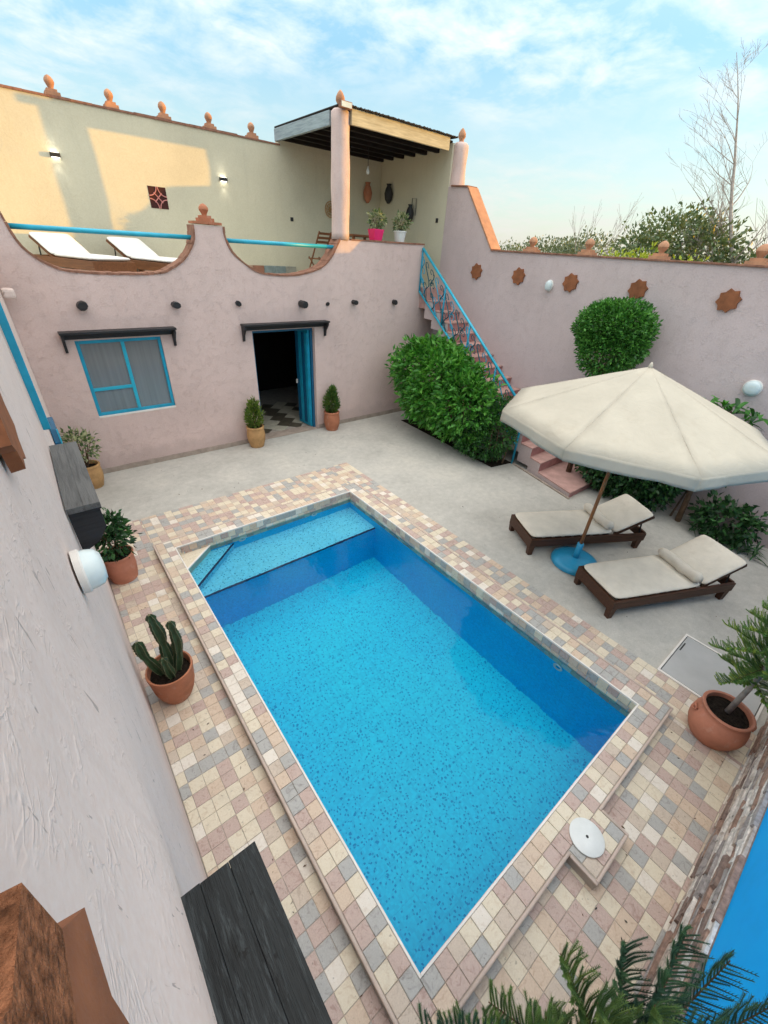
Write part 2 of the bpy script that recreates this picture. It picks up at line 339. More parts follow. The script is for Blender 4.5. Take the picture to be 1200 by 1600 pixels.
L_TREE = [mk_leaf('tree leaf a', (0.13, 0.19, 0.085)), mk_leaf('tree leaf b', (0.085, 0.135, 0.06)), mk_leaf('tree leaf c', (0.19, 0.22, 0.10))]
L_YEL = [mk_leaf('yellow leaf a', (0.330, 0.405, 0.030)), mk_leaf('yellow leaf b', (0.210, 0.300, 0.030)), mk_leaf('yellow leaf c', (0.420, 0.480, 0.060))]
L_PINE = [mk_leaf('pine needle a', (0.112, 0.188, 0.053)), mk_leaf('pine needle b', (0.068, 0.128, 0.045)), mk_leaf('pine needle c', (0.165, 0.240, 0.068))]
L_PINED = [mk_leaf('dark pine needle a', (0.038, 0.090, 0.053)), mk_leaf('dark pine needle b', (0.060, 0.128, 0.060)), mk_leaf('dark pine needle c', (0.027, 0.060, 0.038))]
L_PINEL = [mk_leaf('light pine needle a', (0.180, 0.300, 0.075)), mk_leaf('light pine needle b', (0.112, 0.225, 0.060)), mk_leaf('light pine needle c', (0.300, 0.390, 0.075))]
M_CACT = varied('cactus skin', (0.035, 0.062, 0.026), 0.25, 12, 0.5, 0.3, 60)
M_CACTE = varied('cactus rib edge', (0.13, 0.13, 0.07), 0.25, 30, 0.7)
def mk_glass():
    m, nt, b = newmat('window glass')
    b.inputs['Base Color'].default_value = (0.16, 0.185, 0.20, 1); b.inputs['Roughness'].default_value = 0.12; b.inputs['Specular IOR Level'].default_value = 0.5
    v = coords(nt, kind='World')
    fo = ramp(nt, tex(nt, coords(nt, (9, 1, .25), 'World'), 2.2, 3, .5), [(0.3, (0.17, 0.185, 0.19)), (0.7, (0.215, 0.23, 0.235))])      # net curtain folds behind the pane
    nt.links.new(fo, b.inputs['Base Color']); b.inputs['Roughness'].default_value = 0.06; b.inputs['Specular IOR Level'].default_value = 0.6
    return m
M_GLASS = mk_glass()
STONE_M = [varied('ledger stone %s' % n, c, 0.3, 22, 0.85, 0.8, 50, 0.25, 0.01) for n, c in
           (('brown', (0.24, 0.175, 0.15)), ('white', (0.66, 0.62, 0.58)), ('rust', (0.33, 0.22, 0.175)), ('grey', (0.34, 0.31, 0.30)), ('cream', (0.52, 0.44, 0.38)))]
def mk_emit(name, c, s):
    m, nt, b = newmat(name)
    b.inputs['Base Color'].default_value = (*c, 1); b.inputs['Emission Color'].default_value = (*c, 1); b.inputs['Emission Strength'].default_value = s
    return m
M_LED = mk_emit('sconce led', (1, 0.93, 0.78), 1.2)

def stained(m, c, amount, scale, lo=0.56, hi=0.70):
    """blotches of another colour (lime bloom, grime) laid over a material's own colour"""
    nt = m.node_tree; b = nt.nodes['Principled BSDF']; src = b.inputs['Base Color'].links[0].from_socket
    f = ramp(nt, tex(nt, coords(nt, (1, 1, .6), 'World'), scale, 6, 0.7), [(lo, gcol(0)), (hi, gcol(1))])
    nt.links.new(mixc(nt, math_(nt, 'MULTIPLY', f, amount), src, c), b.inputs['Base Color'])
stained(M_TERRA, (.55, .42, .34), .35, 9); stained(M_TERRAP, (.62, .46, .38), .32, 8); stained(M_CLAYTAN, (.22, .13, .06), .4, 10)
stained(M_CANVAS, (.36, .30, .22), .22, 3.2); stained(M_CUSH, (.50, .43, .33), .25, 4.0); stained(M_TRIM, (.30, .24, .20), .4, 7)
for tm in TILE_M: stained(tm, (.26, .22, .18), .22, 2.4, .54, .72)
def cloth_folds(m):
    nt = m.node_tree; b = nt.nodes['Principled BSDF']; pv = b.inputs['Normal'].links[0].from_socket if b.inputs['Normal'].links else None
    bump(nt, b, tex(nt, coords(nt, (1, 1, 1), 'World'), 4.5, 4, 0.55, 1.2), .35, .03, pv)
cloth_folds(M_CANVAS); cloth_folds(M_CUSH)

# ------------------------------------------------------------------ helpers
class MB:
    """collects shapes and links them as ONE mesh object; off = world position of the thing's base"""
    def __init__(s, off=(0, 0, 0)): s.v = []; s.f = []; s.m = []; s.off = Vector(off)
    def add(s, vs, fs, mi=0):
        n = len(s.v); s.v += [tuple(v) for v in vs]; s.f += [tuple(i + n for i in f) for f in fs]; s.m += [mi] * len(fs); return s
    def box(s, a, b, mi=0, rz=0, piv=None):
        x0, y0, z0 = a; x1, y1, z1 = b
        vs = [(x0, y0, z0), (x1, y0, z0), (x1, y1, z0), (x0, y1, z0), (x0, y0, z1), (x1, y0, z1), (x1, y1, z1), (x0, y1, z1)]
        if rz:
            p = Vector(piv); q = Matrix.Rotation(rz, 3, 'Z'); vs = [tuple(q @ (Vector(v) - p) + p) for v in vs]
        return s.add(vs, [(0, 3, 2, 1), (4, 5, 6, 7), (0, 1, 5, 4), (1, 2, 6, 5), (2, 3, 7, 6), (3, 0, 4, 7)], mi)
    def hexa(s, vs, mi=0):
        return s.add(vs, [(0, 3, 2, 1), (4, 5, 6, 7), (0, 1, 5, 4), (1, 2, 6, 5), (2, 3, 7, 6), (3, 0, 4, 7)], mi)
    def prism(s, outer, holes, mapf, d0, d1, mi=0):
        """polygon (with holes) in 2D pushed from depth d0 to d1; mapf(u, v, d) -> xyz"""
        loops = [outer] + list(holes)
        tris = tessellate_polygon([[Vector((p[0], p[1], 0)) for p in lp] for lp in loops])
        flat = [p for lp in loops for p in lp]; n = len(flat)
        vs = [mapf(p[0], p[1], d0) for p in flat] + [mapf(p[0], p[1], d1) for p in flat]
        fs = [tuple(t) for t in tris] + [tuple(i + n for i in reversed(t)) for t in tris]
        k = 0
        for lp in loops:
            L = len(lp)
            for i in range(L): j = (i + 1) % L; fs.append((k + i, k + j, k + j + n, k + i + n))
            k += L
        return s.add(vs, fs, mi)
    def lathe(s, prof, c=(0, 0, 0), seg=24, mi=0, wob=0.0, cap=True):
        vs = []; fs = []
        for r, z in prof:
            for k in range(seg):
                a = 2 * PI * k / seg; q = r * (1 + wob * math.sin(3 * a + z * 9))
                vs.append((c[0] + q * math.cos(a), c[1] + q * math.sin(a), c[2] + z))
        for i in range(len(prof) - 1):
            for k in range(seg):
                j = (k + 1) % seg; fs.append((i * seg + k, i * seg + j, (i + 1) * seg + j, (i + 1) * seg + k))
        if cap:
            fs.append(tuple(range(seg - 1, -1, -1))); fs.append(tuple((len(prof) - 1) * seg + k for k in range(seg)))
        return s.add(vs, fs, mi)
    def tube(s, pts, rad, seg=8, mi=0, cap=True):
        pts = [Vector(p) for p in pts]; n = len(pts)
        if not hasattr(rad, '__len__'): rad = [rad] * n
        vs = []; fs = []; prev = None
        for i, p in enumerate(pts):
            t = (pts[min(i + 1, n - 1)] - pts[max(i - 1, 0)]).normalized()
            if prev is None:
                up = Vector((0, 0, 1)) if abs(t.z) < 0.9 else Vector((1, 0, 0)); a = t.cross(up).normalized()
            else: a = (prev - t * prev.dot(t)).normalized()
            prev = a; b = t.cross(a)
            for k in range(seg):
                th = 2 * PI * k / seg; vs.append(p + (a * math.cos(th) + b * math.sin(th)) * rad[i])
        for i in range(n - 1):
            for k in range(seg):
                j = (k + 1) % seg; fs.append((i * seg + k, i * seg + j, (i + 1) * seg + j, (i + 1) * seg + k))
        if cap: fs.append(tuple(range(seg - 1, -1, -1))); fs.append(tuple((n - 1) * seg + k for k in range(seg)))
        return s.add(vs, fs, mi)
    def build(s, name, mats, parent=None, smooth=False, bevel=0.0, kind=None, flip=True):
        me = bpy.data.meshes.new(name)
        ox, oy, oz = s.off
        me.from_pydata([(v[0] - ox, v[1] - oy, v[2] - oz) for v in s.v], [], s.f)
        if not isinstance(mats, (list, tuple)): mats = [mats]
        for m in mats: me.materials.append(m)
        if len(mats) > 1: me.polygons.foreach_set('material_index', s.m)
        me.validate(); me.update()
        if flip:
            import bmesh
            bm = bmesh.new(); bm.from_mesh(me); bmesh.ops.recalc_face_normals(bm, faces=bm.faces); bm.to_mesh(me); bm.free()
        if smooth: me.polygons.foreach_set('use_smooth', [True] * len(me.polygons))
        o = bpy.data.objects.new(name, me); col.objects.link(o)
        if parent is not None: o.parent = parent
        if bevel > 0:
            b = o.modifiers.new('bevel', 'BEVEL'); b.width = bevel; b.segments = 2; b.limit_method = 'ANGLE'; b.angle_limit = R(40)
        if smooth and bevel == 0:
            pass
        if kind: o['kind'] = kind
        if parent is None and s.off.length > 0: o.location = s.off
        return o
def tag(o, label, cat, group=None):
    o['label'] = label; o['category'] = cat
    if group: o['group'] = group
    return o
def thing(name, label, cat, loc=(0, 0, 0), rz=0, group=None):
    o = bpy.data.objects.new(name, None); col.objects.link(o); o.location = loc; o.rotation_euler = (0, 0, rz)
    o.empty_display_size = 0.1
    return tag(o, label, cat, group)
def copy_tree(o, parent=None):
    c = o.copy(); col.objects.link(c); c.parent = parent
    for ch in list(o.children): copy_tree(ch, c)
    return c
XZ = lambda y0=0: (lambda u, v, d: (u, y0 + d, v))        # polygon in the facade plane
YZ = lambda x0=0: (lambda u, v, d: (x0 + d, u, v))        # polygon in a side wall plane
XY = lambda z0=0: (lambda u, v, d: (u, v, z0 + d))
def shade_auto(o, ang=40):
    me = o.data
    me.polygons.foreach_set('use_smooth', [True] * len(me.polygons))
    try: me.set_sharp_from_angle(angle=R(ang))
    except Exception: pass
    return o
def wobble(o, amp, scale, cut=0):
    """uneven hand-made surface: real displacement of the vertices"""
    me = o.data
    for v in me.vertices:
        n = noise.noise_vector(v.co * scale); v.co += n * amp
    me.update(); return o

# leaves ------------------------------------------------------------
def leaves(name, parent, pts, dirs, size, mats, width=0.5, fold=0.25, off=(0, 0, 0), jitter=0.35, kind='stuff', droop=0.0):
    """one mesh of folded diamond leaves; pts / dirs (n,3)"""
    n = len(pts); d = dirs + rng.normal(0, jitter, (n, 3)); d[:, 2] -= droop
    d /= np.linalg.norm(d, axis=1, keepdims=True) + 1e-9
    r = rng.normal(0, 1, (n, 3)); s_ = np.cross(d, r); s_ /= np.linalg.norm(s_, axis=1, keepdims=True) + 1e-9
    nn = np.cross(s_, d)
    L = (size * rng.uniform(0.65, 1.25, (n, 1)))
    w = L * width * 0.5
    base = pts; tip = pts + d * L; mid = pts + d * L * 0.45
    a = mid + s_ * w + nn * L * fold * 0.3; b = mid - s_ * w + nn * L * fold * 0.3
    V = np.stack([base, a, tip, b], 1).reshape(-1, 3) - np.array(off)
    me = bpy.data.meshes.new(name)
    me.vertices.add(4 * n); me.vertices.foreach_set('co', V.astype(np.float32).ravel())
    idx = np.arange(n)[:, None] * 4
    tri = np.concatenate([idx + np.array([[0, 1, 2]]), idx + np.array([[0, 2, 3]])], 1).reshape(-1)
    me.loops.add(6 * n); me.loops.foreach_set('vertex_index', tri.astype(np.int32))
    me.polygons.add(2 * n); me.polygons.foreach_set('loop_start', (np.arange(2 * n) * 3).astype(np.int32))
    for m in mats: me.materials.append(m)
    mi = np.repeat(rng.integers(0, len(mats), n), 2); me.polygons.foreach_set('material_index', mi.astype(np.int32))
    me.update(calc_edges=True); me.validate()
    o = bpy.data.objects.new(name, me); col.objects.link(o)
    if parent is not None: o.parent = parent
    if kind: o['kind'] = kind
    return o
def cloud(blobs, n, inner=0.72, outer=1.04, lump=0.16, lscale=2.2):
    """points + outward directions in the outer shell of a union of ellipsoids"""
    P, D = [], []
    vol = np.array([b[1][0] * b[1][1] + b[1][1] * b[1][2] + b[1][0] * b[1][2] for b in blobs]); vol = vol / vol.sum()
    for (c, r), fr in zip(blobs, vol):
        k = int(n * fr * 1.5); u = rng.normal(0, 1, (k, 3)); u /= np.linalg.norm(u, axis=1, keepdims=True)
        q = rng.uniform(inner, outer, (k, 1)) ** 0.8
        lm = np.array([noise.noise(Vector(tuple(x * lscale)) + Vector(c)) for x in u])[:, None]
        p = np.array(c) + u * np.array(r) * q * (1 + lump * lm)
        keep = np.ones(k, bool)
        for (c2, r2) in blobs:
            if c2 is c: continue
            keep &= (((p - np.array(c2)) / np.array(r2)) ** 2).sum(1) > (inner * 0.9) ** 2
        dd = u / np.array(r); dd /= np.linalg.norm(dd, axis=1, keepdims=True)
        P.append(p[keep]); D.append(dd[keep])
    P = np.concatenate(P); D = np.concatenate(D)
    if len(P) > n:
        s_ = rng.choice(len(P), n, replace=False); P, D = P[s_], D[s_]
    return P, D

# ================================================================== setting: ground, floors, pool
PX0, PX1, PY0, PY1 = -7.975, -4.95, -8.476, -3.27        # pool water rectangle
CX0, CX1, CY0, CY1 = -8.22, -4.69, -8.72, -3.03          # outer edge of the raised coping
TX0, TX1, TY0, TY1 = -8.85, -4.20, -9.38, -2.03          # tiled paving
WATER_Z = -0.04
def rect(x0, y0, x1, y1): return [(x0, y0), (x1, y0), (x1, y1), (x0, y1)]

MB().prism(rect(-900, -900, 900, 900), [rect(CX0 + .05, CY0 + .05, CX1 - .05, CY1 - .05)], XY(), -0.30, -0.06).build('ground', M_GROUND, kind='structure')
MB().prism(rect(-8.9, -9.5, 0.1, 0.1), [rect(CX0 + .04, CY0 + .04, CX1 - .04, CY1 - .04)], XY(), -0.05, 0.0).build('courtyard_floor', M_CONC, kind='structure')

# tiled paving round the pool ---------------------------------------
PITCH = 0.1155; GAP = 0.0035
tile_cache = {}
def tile_mesh(w, h, t, mi):
    k = (round(w, 4), round(h, 4), round(t, 4), mi)
    if k not in tile_cache:
        me = bpy.data.meshes.new('tile'); a, b, e = w / 2, h / 2, 0.0025
        vs = [(-a, -b, -t), (a, -b, -t), (a, b, -t), (-a, b, -t), (-a, -b, -e), (a, -b, -e), (a, b, -e), (-a, b, -e), (-a + e, -b + e, 0), (a - e, -b + e, 0), (a - e, b - e, 0), (-a + e, b - e, 0)]
        fs = [(0, 1, 5, 4), (1, 2, 6, 5), (2, 3, 7, 6), (3, 0, 4, 7), (4, 5, 9, 8), (5, 6, 10, 9), (6, 7, 11, 10), (7, 4, 8, 11), (8, 9, 10, 11)]
        me.from_pydata(vs, [], fs); me.materials.append(TILE_M[mi]); me.update(); tile_cache[k] = me
    return tile_cache[k]
def cells(x0, x1, y0, y1, ox, oy, px=PITCH, py=PITCH):
    out = []
    i0 = math.floor((x0 - ox) / px); j0 = math.floor((y0 - oy) / py)
    i = i0
    while ox + i * px < x1 - 1e-4:
        j = j0
        while oy + j * py < y1 - 1e-4:
            a, b = max(x0, ox + i * px), min(x1, ox + (i + 1) * px); c, d = max(y0, oy + j * py), min(y1, oy + (j + 1) * py)
            if b - a > 0.012 and d - c > 0.012: out.append((a, b, c, d))
            j += 1
        i += 1
    return out
def lay_tiles(parent, cl, z, t=0.008, most=300):
    camv = np.array(cam.location)
    def seen(c):
        x, y = (c[0] + c[1]) / 2, (c[2] + c[3]) / 2
        d = np.array([x, y, z]) - camv; return (c[1] - c[0]) * (c[3] - c[2]) * abs(d[2]) / np.linalg.norm(d) ** 3
    inv = cam.rotation_euler.to_matrix().transposed()
    def inframe(c):
        q = inv @ (Vector(((c[0] + c[1]) / 2, (c[2] + c[3]) / 2, z)) - cam.location)
        return q.z < -0.1 and abs(q.x / q.z) < 600 / 637.8 and abs(q.y / q.z) < 800 / 637.8
    cl = sorted(cl, key=lambda c: (-seen(c) if inframe(c) else 1.0))
    rest = MB(); last = 2
    for i, c in enumerate(cl):
        mi = random.choices(range(6), TILE_W)[0]
        w, h = c[1] - c[0] - GAP, c[3] - c[2] - GAP
        zz_ = z + random.uniform(-0.0012, 0.0012)
        if i < most:
            full = abs(w - PITCH + GAP) < 2e-3 and abs(h - PITCH + GAP) < 2e-3
            o = bpy.data.objects.new('tile', tile_mesh(PITCH - GAP, PITCH - GAP, t, mi) if full else tile_mesh(w, h, t, mi)); col.objects.link(o)
            o.location = ((c[0] + c[1]) / 2, (c[2] + c[3]) / 2, zz_); o.parent = parent
            o.rotation_euler = (random.uniform(-.006, .006), random.uniform(-.006, .006), 0)
        else:
            me = tile_mesh(w, h, t, mi); cxx, cyy = (c[0] + c[1]) / 2, (c[2] + c[3]) / 2
            rest.add([(v.co.x + cxx, v.co.y + cyy, v.co.z + zz_) for v in me.vertices], [tuple(p.vertices) for p in me.polygons], mi)
    if rest.v: rest.build('tile_field', TILE_M, parent, kind='stuff', flip=False)
paving = MB().prism(rect(TX0, TY0, TX1, TY1), [rect(CX0 + .02, CY0 + .02, CX1 - .02, CY1 - .02)], XY(), 0.002, 0.010).build('pool_paving', M_GROUT, kind='structure')
cl = cells(TX0, CX0 - .003, TY0, TY1, -8.775, -6.579) + cells(CX0 - .003, CX1 + .003, TY0, CY0 - .003, -8.775, -6.579 - .0)
cl += cells(CX1 + .003, TX1, TY0, TY1, -4.42, -6.579) + cells(CX0 - .003, CX1 + .003, CY1 + .003, TY1, -8.775, -3.03)
lay_tiles(paving, cl, 0.014)

# raised coping -----------------------------------------------------
SKX0, SKX1, SKY = -6.67, -6.17, -8.94
coping = MB().prism([(CX0, CY0), (SKX0, CY0), (SKX0, SKY), (SKX1, SKY), (SKX1, CY0), (CX1, CY0), (CX1, CY1), (CX0, CY1)], [rect(PX0, PY0, PX1, PY1)], XY(), 0.004, 0.112).build('pool_coping', M_GROUT, kind='structure')
IX0, IX1, IY0, IY1 = PX0 - .014, PX1 + .014, PY0 - .014, PY1 + .014
OX0, OX1, OY0, OY1 = CX0 + .02, CX1 - .02, CY0 + .02, CY1 - .02
cl = cells(OX0, IX0, OY0, OY1, OX0, -6.56, (IX0 - OX0) / 2) + cells(IX1, OX1, OY0, OY1, IX1, -6.56, (OX1 - IX1) / 2)
cl += cells(IX0, IX1, OY0, IY0, IX0, OY0, PITCH, (IY0 - OY0) / 2) + cells(IX0, IX1, IY1, OY1, IX0, IY1, PITCH, (OY1 - IY1) / 2)
cl += cells(SKX0 + .02, SKX1 - .02, SKY + .02, OY0 - .002, -6.64, SKY + .02, PITCH, .11)
lay_tiles(coping, cl, 0.120)
def bar(name, a, b, mat, parent, bev=0.006):
    return MB().box(a, b).build(name, mat, parent, bevel=bev)
tz0, tz1 = 0.100, 0.124
for a, b in (((CX0 - .006, CY0 - .006, tz0), (OX0 - .002, CY1 + .006, tz1)), ((OX1 + .002, CY0 - .006, tz0), (CX1 + .006, CY1 + .006, tz1)),
             ((OX0 - .002, OY1 + .002, tz0), (OX1 + .002, CY1 + .006, tz1)), ((OX0 - .002, CY0 - .006, tz0), (SKX0 + .018, OY0 - .002, tz1)), ((SKX1 - .018, CY0 - .006, tz0), (OX1 + .002, OY0 - .002, tz1)),
             ((SKX0 - .006, SKY - .006, tz0), (SKX0 + .018, CY0 - .006, tz1)), ((SKX1 - .018, SKY - .006, tz0), (SKX1 + .006, CY0 - .006, tz1)), ((SKX0 + .018, SKY - .006, tz0), (SKX1 - .018, SKY + .018, tz1))):
    bar('edge_trim', a, b, M_TRIM, coping, 0.008)
for a, b in (((IX0, IY0, .10), (PX0 + .003, IY1, .1235)), ((PX1 - .003, IY0, .10), (IX1, IY1, .1235)), ((PX0 + .003, IY0, .10), (PX1 - .003, PY0 + .003, .1235)), ((PX0 + .003, PY1 - .003, .10), (PX1 - .003, IY1, .1235))):
    bar('inner_trim', a, b, M_WTRIM, coping, 0.003)

# pool basin ---------------------------------------------------------
PZ = -1.50; SH_Y, SH_Z = -4.06, -0.40
basin = MB()
basin.add([(PX0, PY0, PZ), (PX1, PY0, PZ), (PX1, PY1, PZ), (PX0, PY1, PZ)], [(0, 1, 2, 3)], 0)
c4 = rect(PX0, PY0, PX1, PY1)
for i in range(4):
    (x0, y0), (x1, y1) = c4[i], c4[(i + 1) % 4]
    basin.add([(x0, y0, PZ), (x1, y1, PZ), (x1, y1, .102), (x0, y0, .102)], [(3, 2, 1, 0)], 1)
basin_o = basin.build('pool_basin', [M_MOS, M_MOSW], kind='structure', flip=False)
sh = MB(); sh.box((PX0, SH_Y, PZ), (PX1, PY1, SH_Z), 1)
sh.m[1] = 0
shelf = sh.build('shelf', [M_MOSS, M_MOSW], basin_o)
bar('nosing', (PX0, SH_Y - .012, SH_Z - .03), (PX1, SH_Y + .012, SH_Z + .006), M_NOSE, shelf, 0.004)
t2 = MB(); t2.prism([(PX0, PY1), (PX0, -3.98), (-7.17, PY1)], [], XY(), SH_Z, -0.22, 0); step2 = t2.build('corner_step', [M_MOSS], basin_o)
def edge_strip(name, p, q, z, w, mat, par):
    p, q = Vector((*p, 0)), Vector((*q, 0)); d = (q - p).normalized(); n = Vector((d.y, -d.x, 0)) * w
    MB().hexa([(*(p - n).xy, z - .02), (*(q - n).xy, z - .02), (*(q + n).xy, z - .02), (*(p + n).xy, z - .02), (*(p - n).xy, z + .005), (*(q - n).xy, z + .005), (*(q + n).xy, z + .005), (*(p + n).xy, z + .005)]).build(name, mat, par)
edge_strip('nosing', (PX0, -3.98), (-7.17, PY1), -0.22, .012, M_NOSE, step2)
t1 = MB(); t1.prism([(PX0, PY1), (PX0, -3.66), (-7.52, PY1)], [], XY(), SH_Z, -0.03, 0); step1 = t1.build('corner_seat', [TILE_M[0]], basin_o)
edge_strip('edge_trim', (PX0, -3.66), (-7.52, PY1), -0.028, .011, M_WTRIM, step1)
cs = []
for (a, b, c, d) in cells(PX0, -7.5, -3.66, PY1, PX0 + .03, PY1 - .02, .14, .14):
    if (b - PX0) / .455 + (PY1 - c) / .39 < 0.93:
        o = bpy.data.objects.new('tile', tile_mesh(b - a - .006, d - c - .006, .008, random.choice((0, 1, 5, 0)))); col.objects.link(o); o.location = ((a + b) / 2, (c + d) / 2, -0.026); o.parent = step1
# stone band at the waterline: three courses of small tiles on each wall
wl_b = MB()
def wtile(fn, u0, u1, z0, z1, mi):
    g = .0025; wl_b.add([fn(u0 + g, z0 + g, .006), fn(u1 - g, z0 + g, .006), fn(u1 - g, z1 - g, .006), fn(u0 + g, z1 - g, .006), fn(u0 + g, z0 + g, 0), fn(u1 - g, z0 + g, 0), fn(u1 - g, z1 - g, 0), fn(u0 + g, z1 - g, 0)],
                    [(0, 1, 2, 3), (4, 5, 1, 0), (5, 6, 2, 1), (6, 7, 3, 2), (7, 4, 0, 3)], mi)
for fn, u0, u1 in ((lambda u, z, d: (u, PY1 - d, z), PX0, PX1), (lambda u, z, d: (PX1 - d, u, z), PY0, PY1), (lambda u, z, d: (u, PY0 + d, z), PX0, PX1), (lambda u, z, d: (PX0 + d, u, z), PY0, PY1)):
    for r_, (z0, z1) in enumerate(((0.008, 0.100), (-0.085, 0.008), (-0.178, -0.085))):
        u = u0 - random.uniform(0, .1)
        while u < u1:
            e = u + PITCH
            if min(e, u1) - max(u, u0) > .01: wtile(fn, max(u, u0), min(e, u1), z0, z1, random.choices(range(6), TILE_W)[0])
            u = e
wl_b.build('waterline_tiles', TILE_M, basin_o, kind='stuff', flip=True)
for p, ax in (((-5.72, PY1 - .01, -.16), 'y'), ((-7.03, PY1 - .01, -.17), 'y'), ((PX1 - .01, -7.66, -.24), 'x')):
    ring = MB(); prof = [(.030, 0), (.045, .004), (.055, .010), (.058, .002), (.058, -.004)]
    for i, (r_, d) in enumerate(prof): pass
    seg = 20; vs = []; fs = []
    for r_, d in prof:
        for k in range(seg):
            a = 2 * PI * k / seg
            vs.append((p[0] + r_ * math.cos(a), p[1] - d, p[2] + r_ * math.sin(a)) if ax == 'y' else (p[0] - d, p[1] + r_ * math.cos(a), p[2] + r_ * math.sin(a)))
    for i in range(len(prof) - 1):
        for k in range(seg): j = (k + 1) % seg; fs.append((i * seg + k, i * seg + j, (i + 1) * seg + j, (i + 1) * seg + k))
    ring.add(vs, fs).build('inlet_ring', M_WHITE, basin_o, smooth=True)
# water: closed body of the surface only, a sheet just inside the walls
MB().add([(PX0 + .007, PY0 + .007, WATER_Z), (PX1 - .007, PY0 + .007, WATER_Z), (PX1 - .007, PY1 - .007, WATER_Z), (PX0 + .007, PY1 - .007, WATER_Z)], [(0, 1, 2, 3)]).build('pool_water', M_WATER, kind='structure', flip=False)

# ================================================================== house
H = thing('house', 'pink stucco house with roof terrace, scooped parapet and covered corner pavilion', 'house', (-4.4, 0, 0)); HO = (-4.4, 0, 0)
WX0, WX1, WZ0, WZ1 = -8.18, -6.88, 1.086, 2.362
DX0, DX1, DZ = -5.16, -3.71, 2.36
def arc(pts, n=4):
    """smooth a polyline (Catmull-Rom)"""
    P_ = [Vector(p) for p in pts]; out = []
    for i in range(len(P_) - 1):
        a, b, c, d = P_[max(i - 1, 0)], P_[i], P_[i + 1], P_[min(i + 2, len(P_) - 1)]
        for k in range(n):
            t = k / n; out.append(tuple(0.5 * ((2 * b) + (c - a) * t + (2 * a - 5 * b + 4 * c - d) * t * t + (3 * b - a - 3 * c + d) * t ** 3)))
    out.append(tuple(P_[-1])); return out
bowl2 = arc([(-3.02, 4.03), (-3.10, 3.90), (-3.24, 3.70), (-3.50, 3.50), (-3.98, 3.37), (-4.45, 3.345), (-4.88, 3.385), (-5.13, 3.505), (-5.38, 3.70), (-5.48, 3.92), (-5.49, 4.09)])
bowl1 = arc([(-5.98, 4.085), (-6.01, 3.84), (-6.21, 3.575), (-6.45, 3.42), (-6.70, 3.335), (-7.39, 3.315), (-7.94, 3.34), (-8.20, 3.425), (-8.405, 3.59), (-8.50, 3.78), (-8.545, 4.01), (-8.60, 4.22)])
outer = [(-9.3, 0), (DX0, 0), (DX0, DZ), (DX1, DZ), (DX1, 0), (0.0, 0), (0.0, 3.085), (-0.62, 3.085), (-0.62, 4.055)] + [(-2.75, 4.035)] + bowl2 + bowl1 + [(-9.3, 4.30)]
fw = MB(HO); fw.prism(outer, [rect(WX0, WZ0, WX1, WZ1)], XZ(), 0.0, 0.30); fw.build('front_wall', M_PINK, H)
def coping_strip(pts, name, parent, off, th=0.03, y0=-0.014, y1=0.315, piece=0.10, mat=None):
    """thin clay coping tiles along a line in the facade plane, joined per run"""
    mb = MB(off); acc = 0; P_ = [Vector(p) for p in pts]
    # resample
    d = [0.0]
    for a, b in zip(P_, P_[1:]): d.append(d[-1] + (b - a).length)
    n = max(1, int(round(d[-1] / piece))); 
    def at(s):
        for i in range(len(P_) - 1):
            if s <= d[i + 1] + 1e-9: return P_[i].lerp(P_[i + 1], (s - d[i]) / max(1e-9, d[i + 1] - d[i]))
        return P_[-1]
    for i in range(n):
        a, b = at(d[-1] * i / n + .002), at(d[-1] * (i + 1) / n - .002); t = (b - a).normalized(); nn = Vector((t.y, -t.x))
        if nn.y < 0 and abs(nn.y) > abs(nn.x) * 0.2: nn = -nn
        if abs(nn.y) <= abs(nn.x) * 0.2: nn = Vector((t.y, -t.x))
        h = th * random.uniform(.8, 1.2); j = random.uniform(-.006, .004)
        q = [a, b, b + nn * h, a + nn * h]
        mb.add([(p.x, y0 + j, p.y) for p in q] + [(p.x, y1, p.y) for p in q], [(0, 1, 2, 3), (7, 6, 5, 4), (0, 4, 5, 1), (1, 5, 6, 2), (2, 6, 7, 3), (3, 7, 4, 0)])
    return mb.build(name, mat or M_CAP, parent)
cp = coping_strip([(x, z) for x, z in bowl2], 'parapet_coping', H, HO); cp['kind'] = 'stuff'
cp = coping_strip([(x, z) for x, z in bowl1], 'parapet_coping', H, HO); cp['kind'] = 'stuff'
cp = coping_strip([(-0.60, 4.057), (-2.74, 4.037)], 'parapet_coping', H, HO, piece=.3); cp['kind'] = 'stuff'
cp = coping_strip([(-5.50, 4.10), (-5.97, 4.10)], 'parapet_coping', H, HO, .035, piece=.235, mat=M_TERRA); cp['kind'] = 'stuff'
# skirting
MB(HO).box((-9.0, -0.018, 0), (DX0 - .02, -0.002, .10)).build('skirting', M_SKIRT, H, bevel=.004)
MB(HO).box((DX1 + .02, -0.018, 0), (-0.02, -0.002, .10)).build('skirting', M_SKIRT, H, bevel=.004)

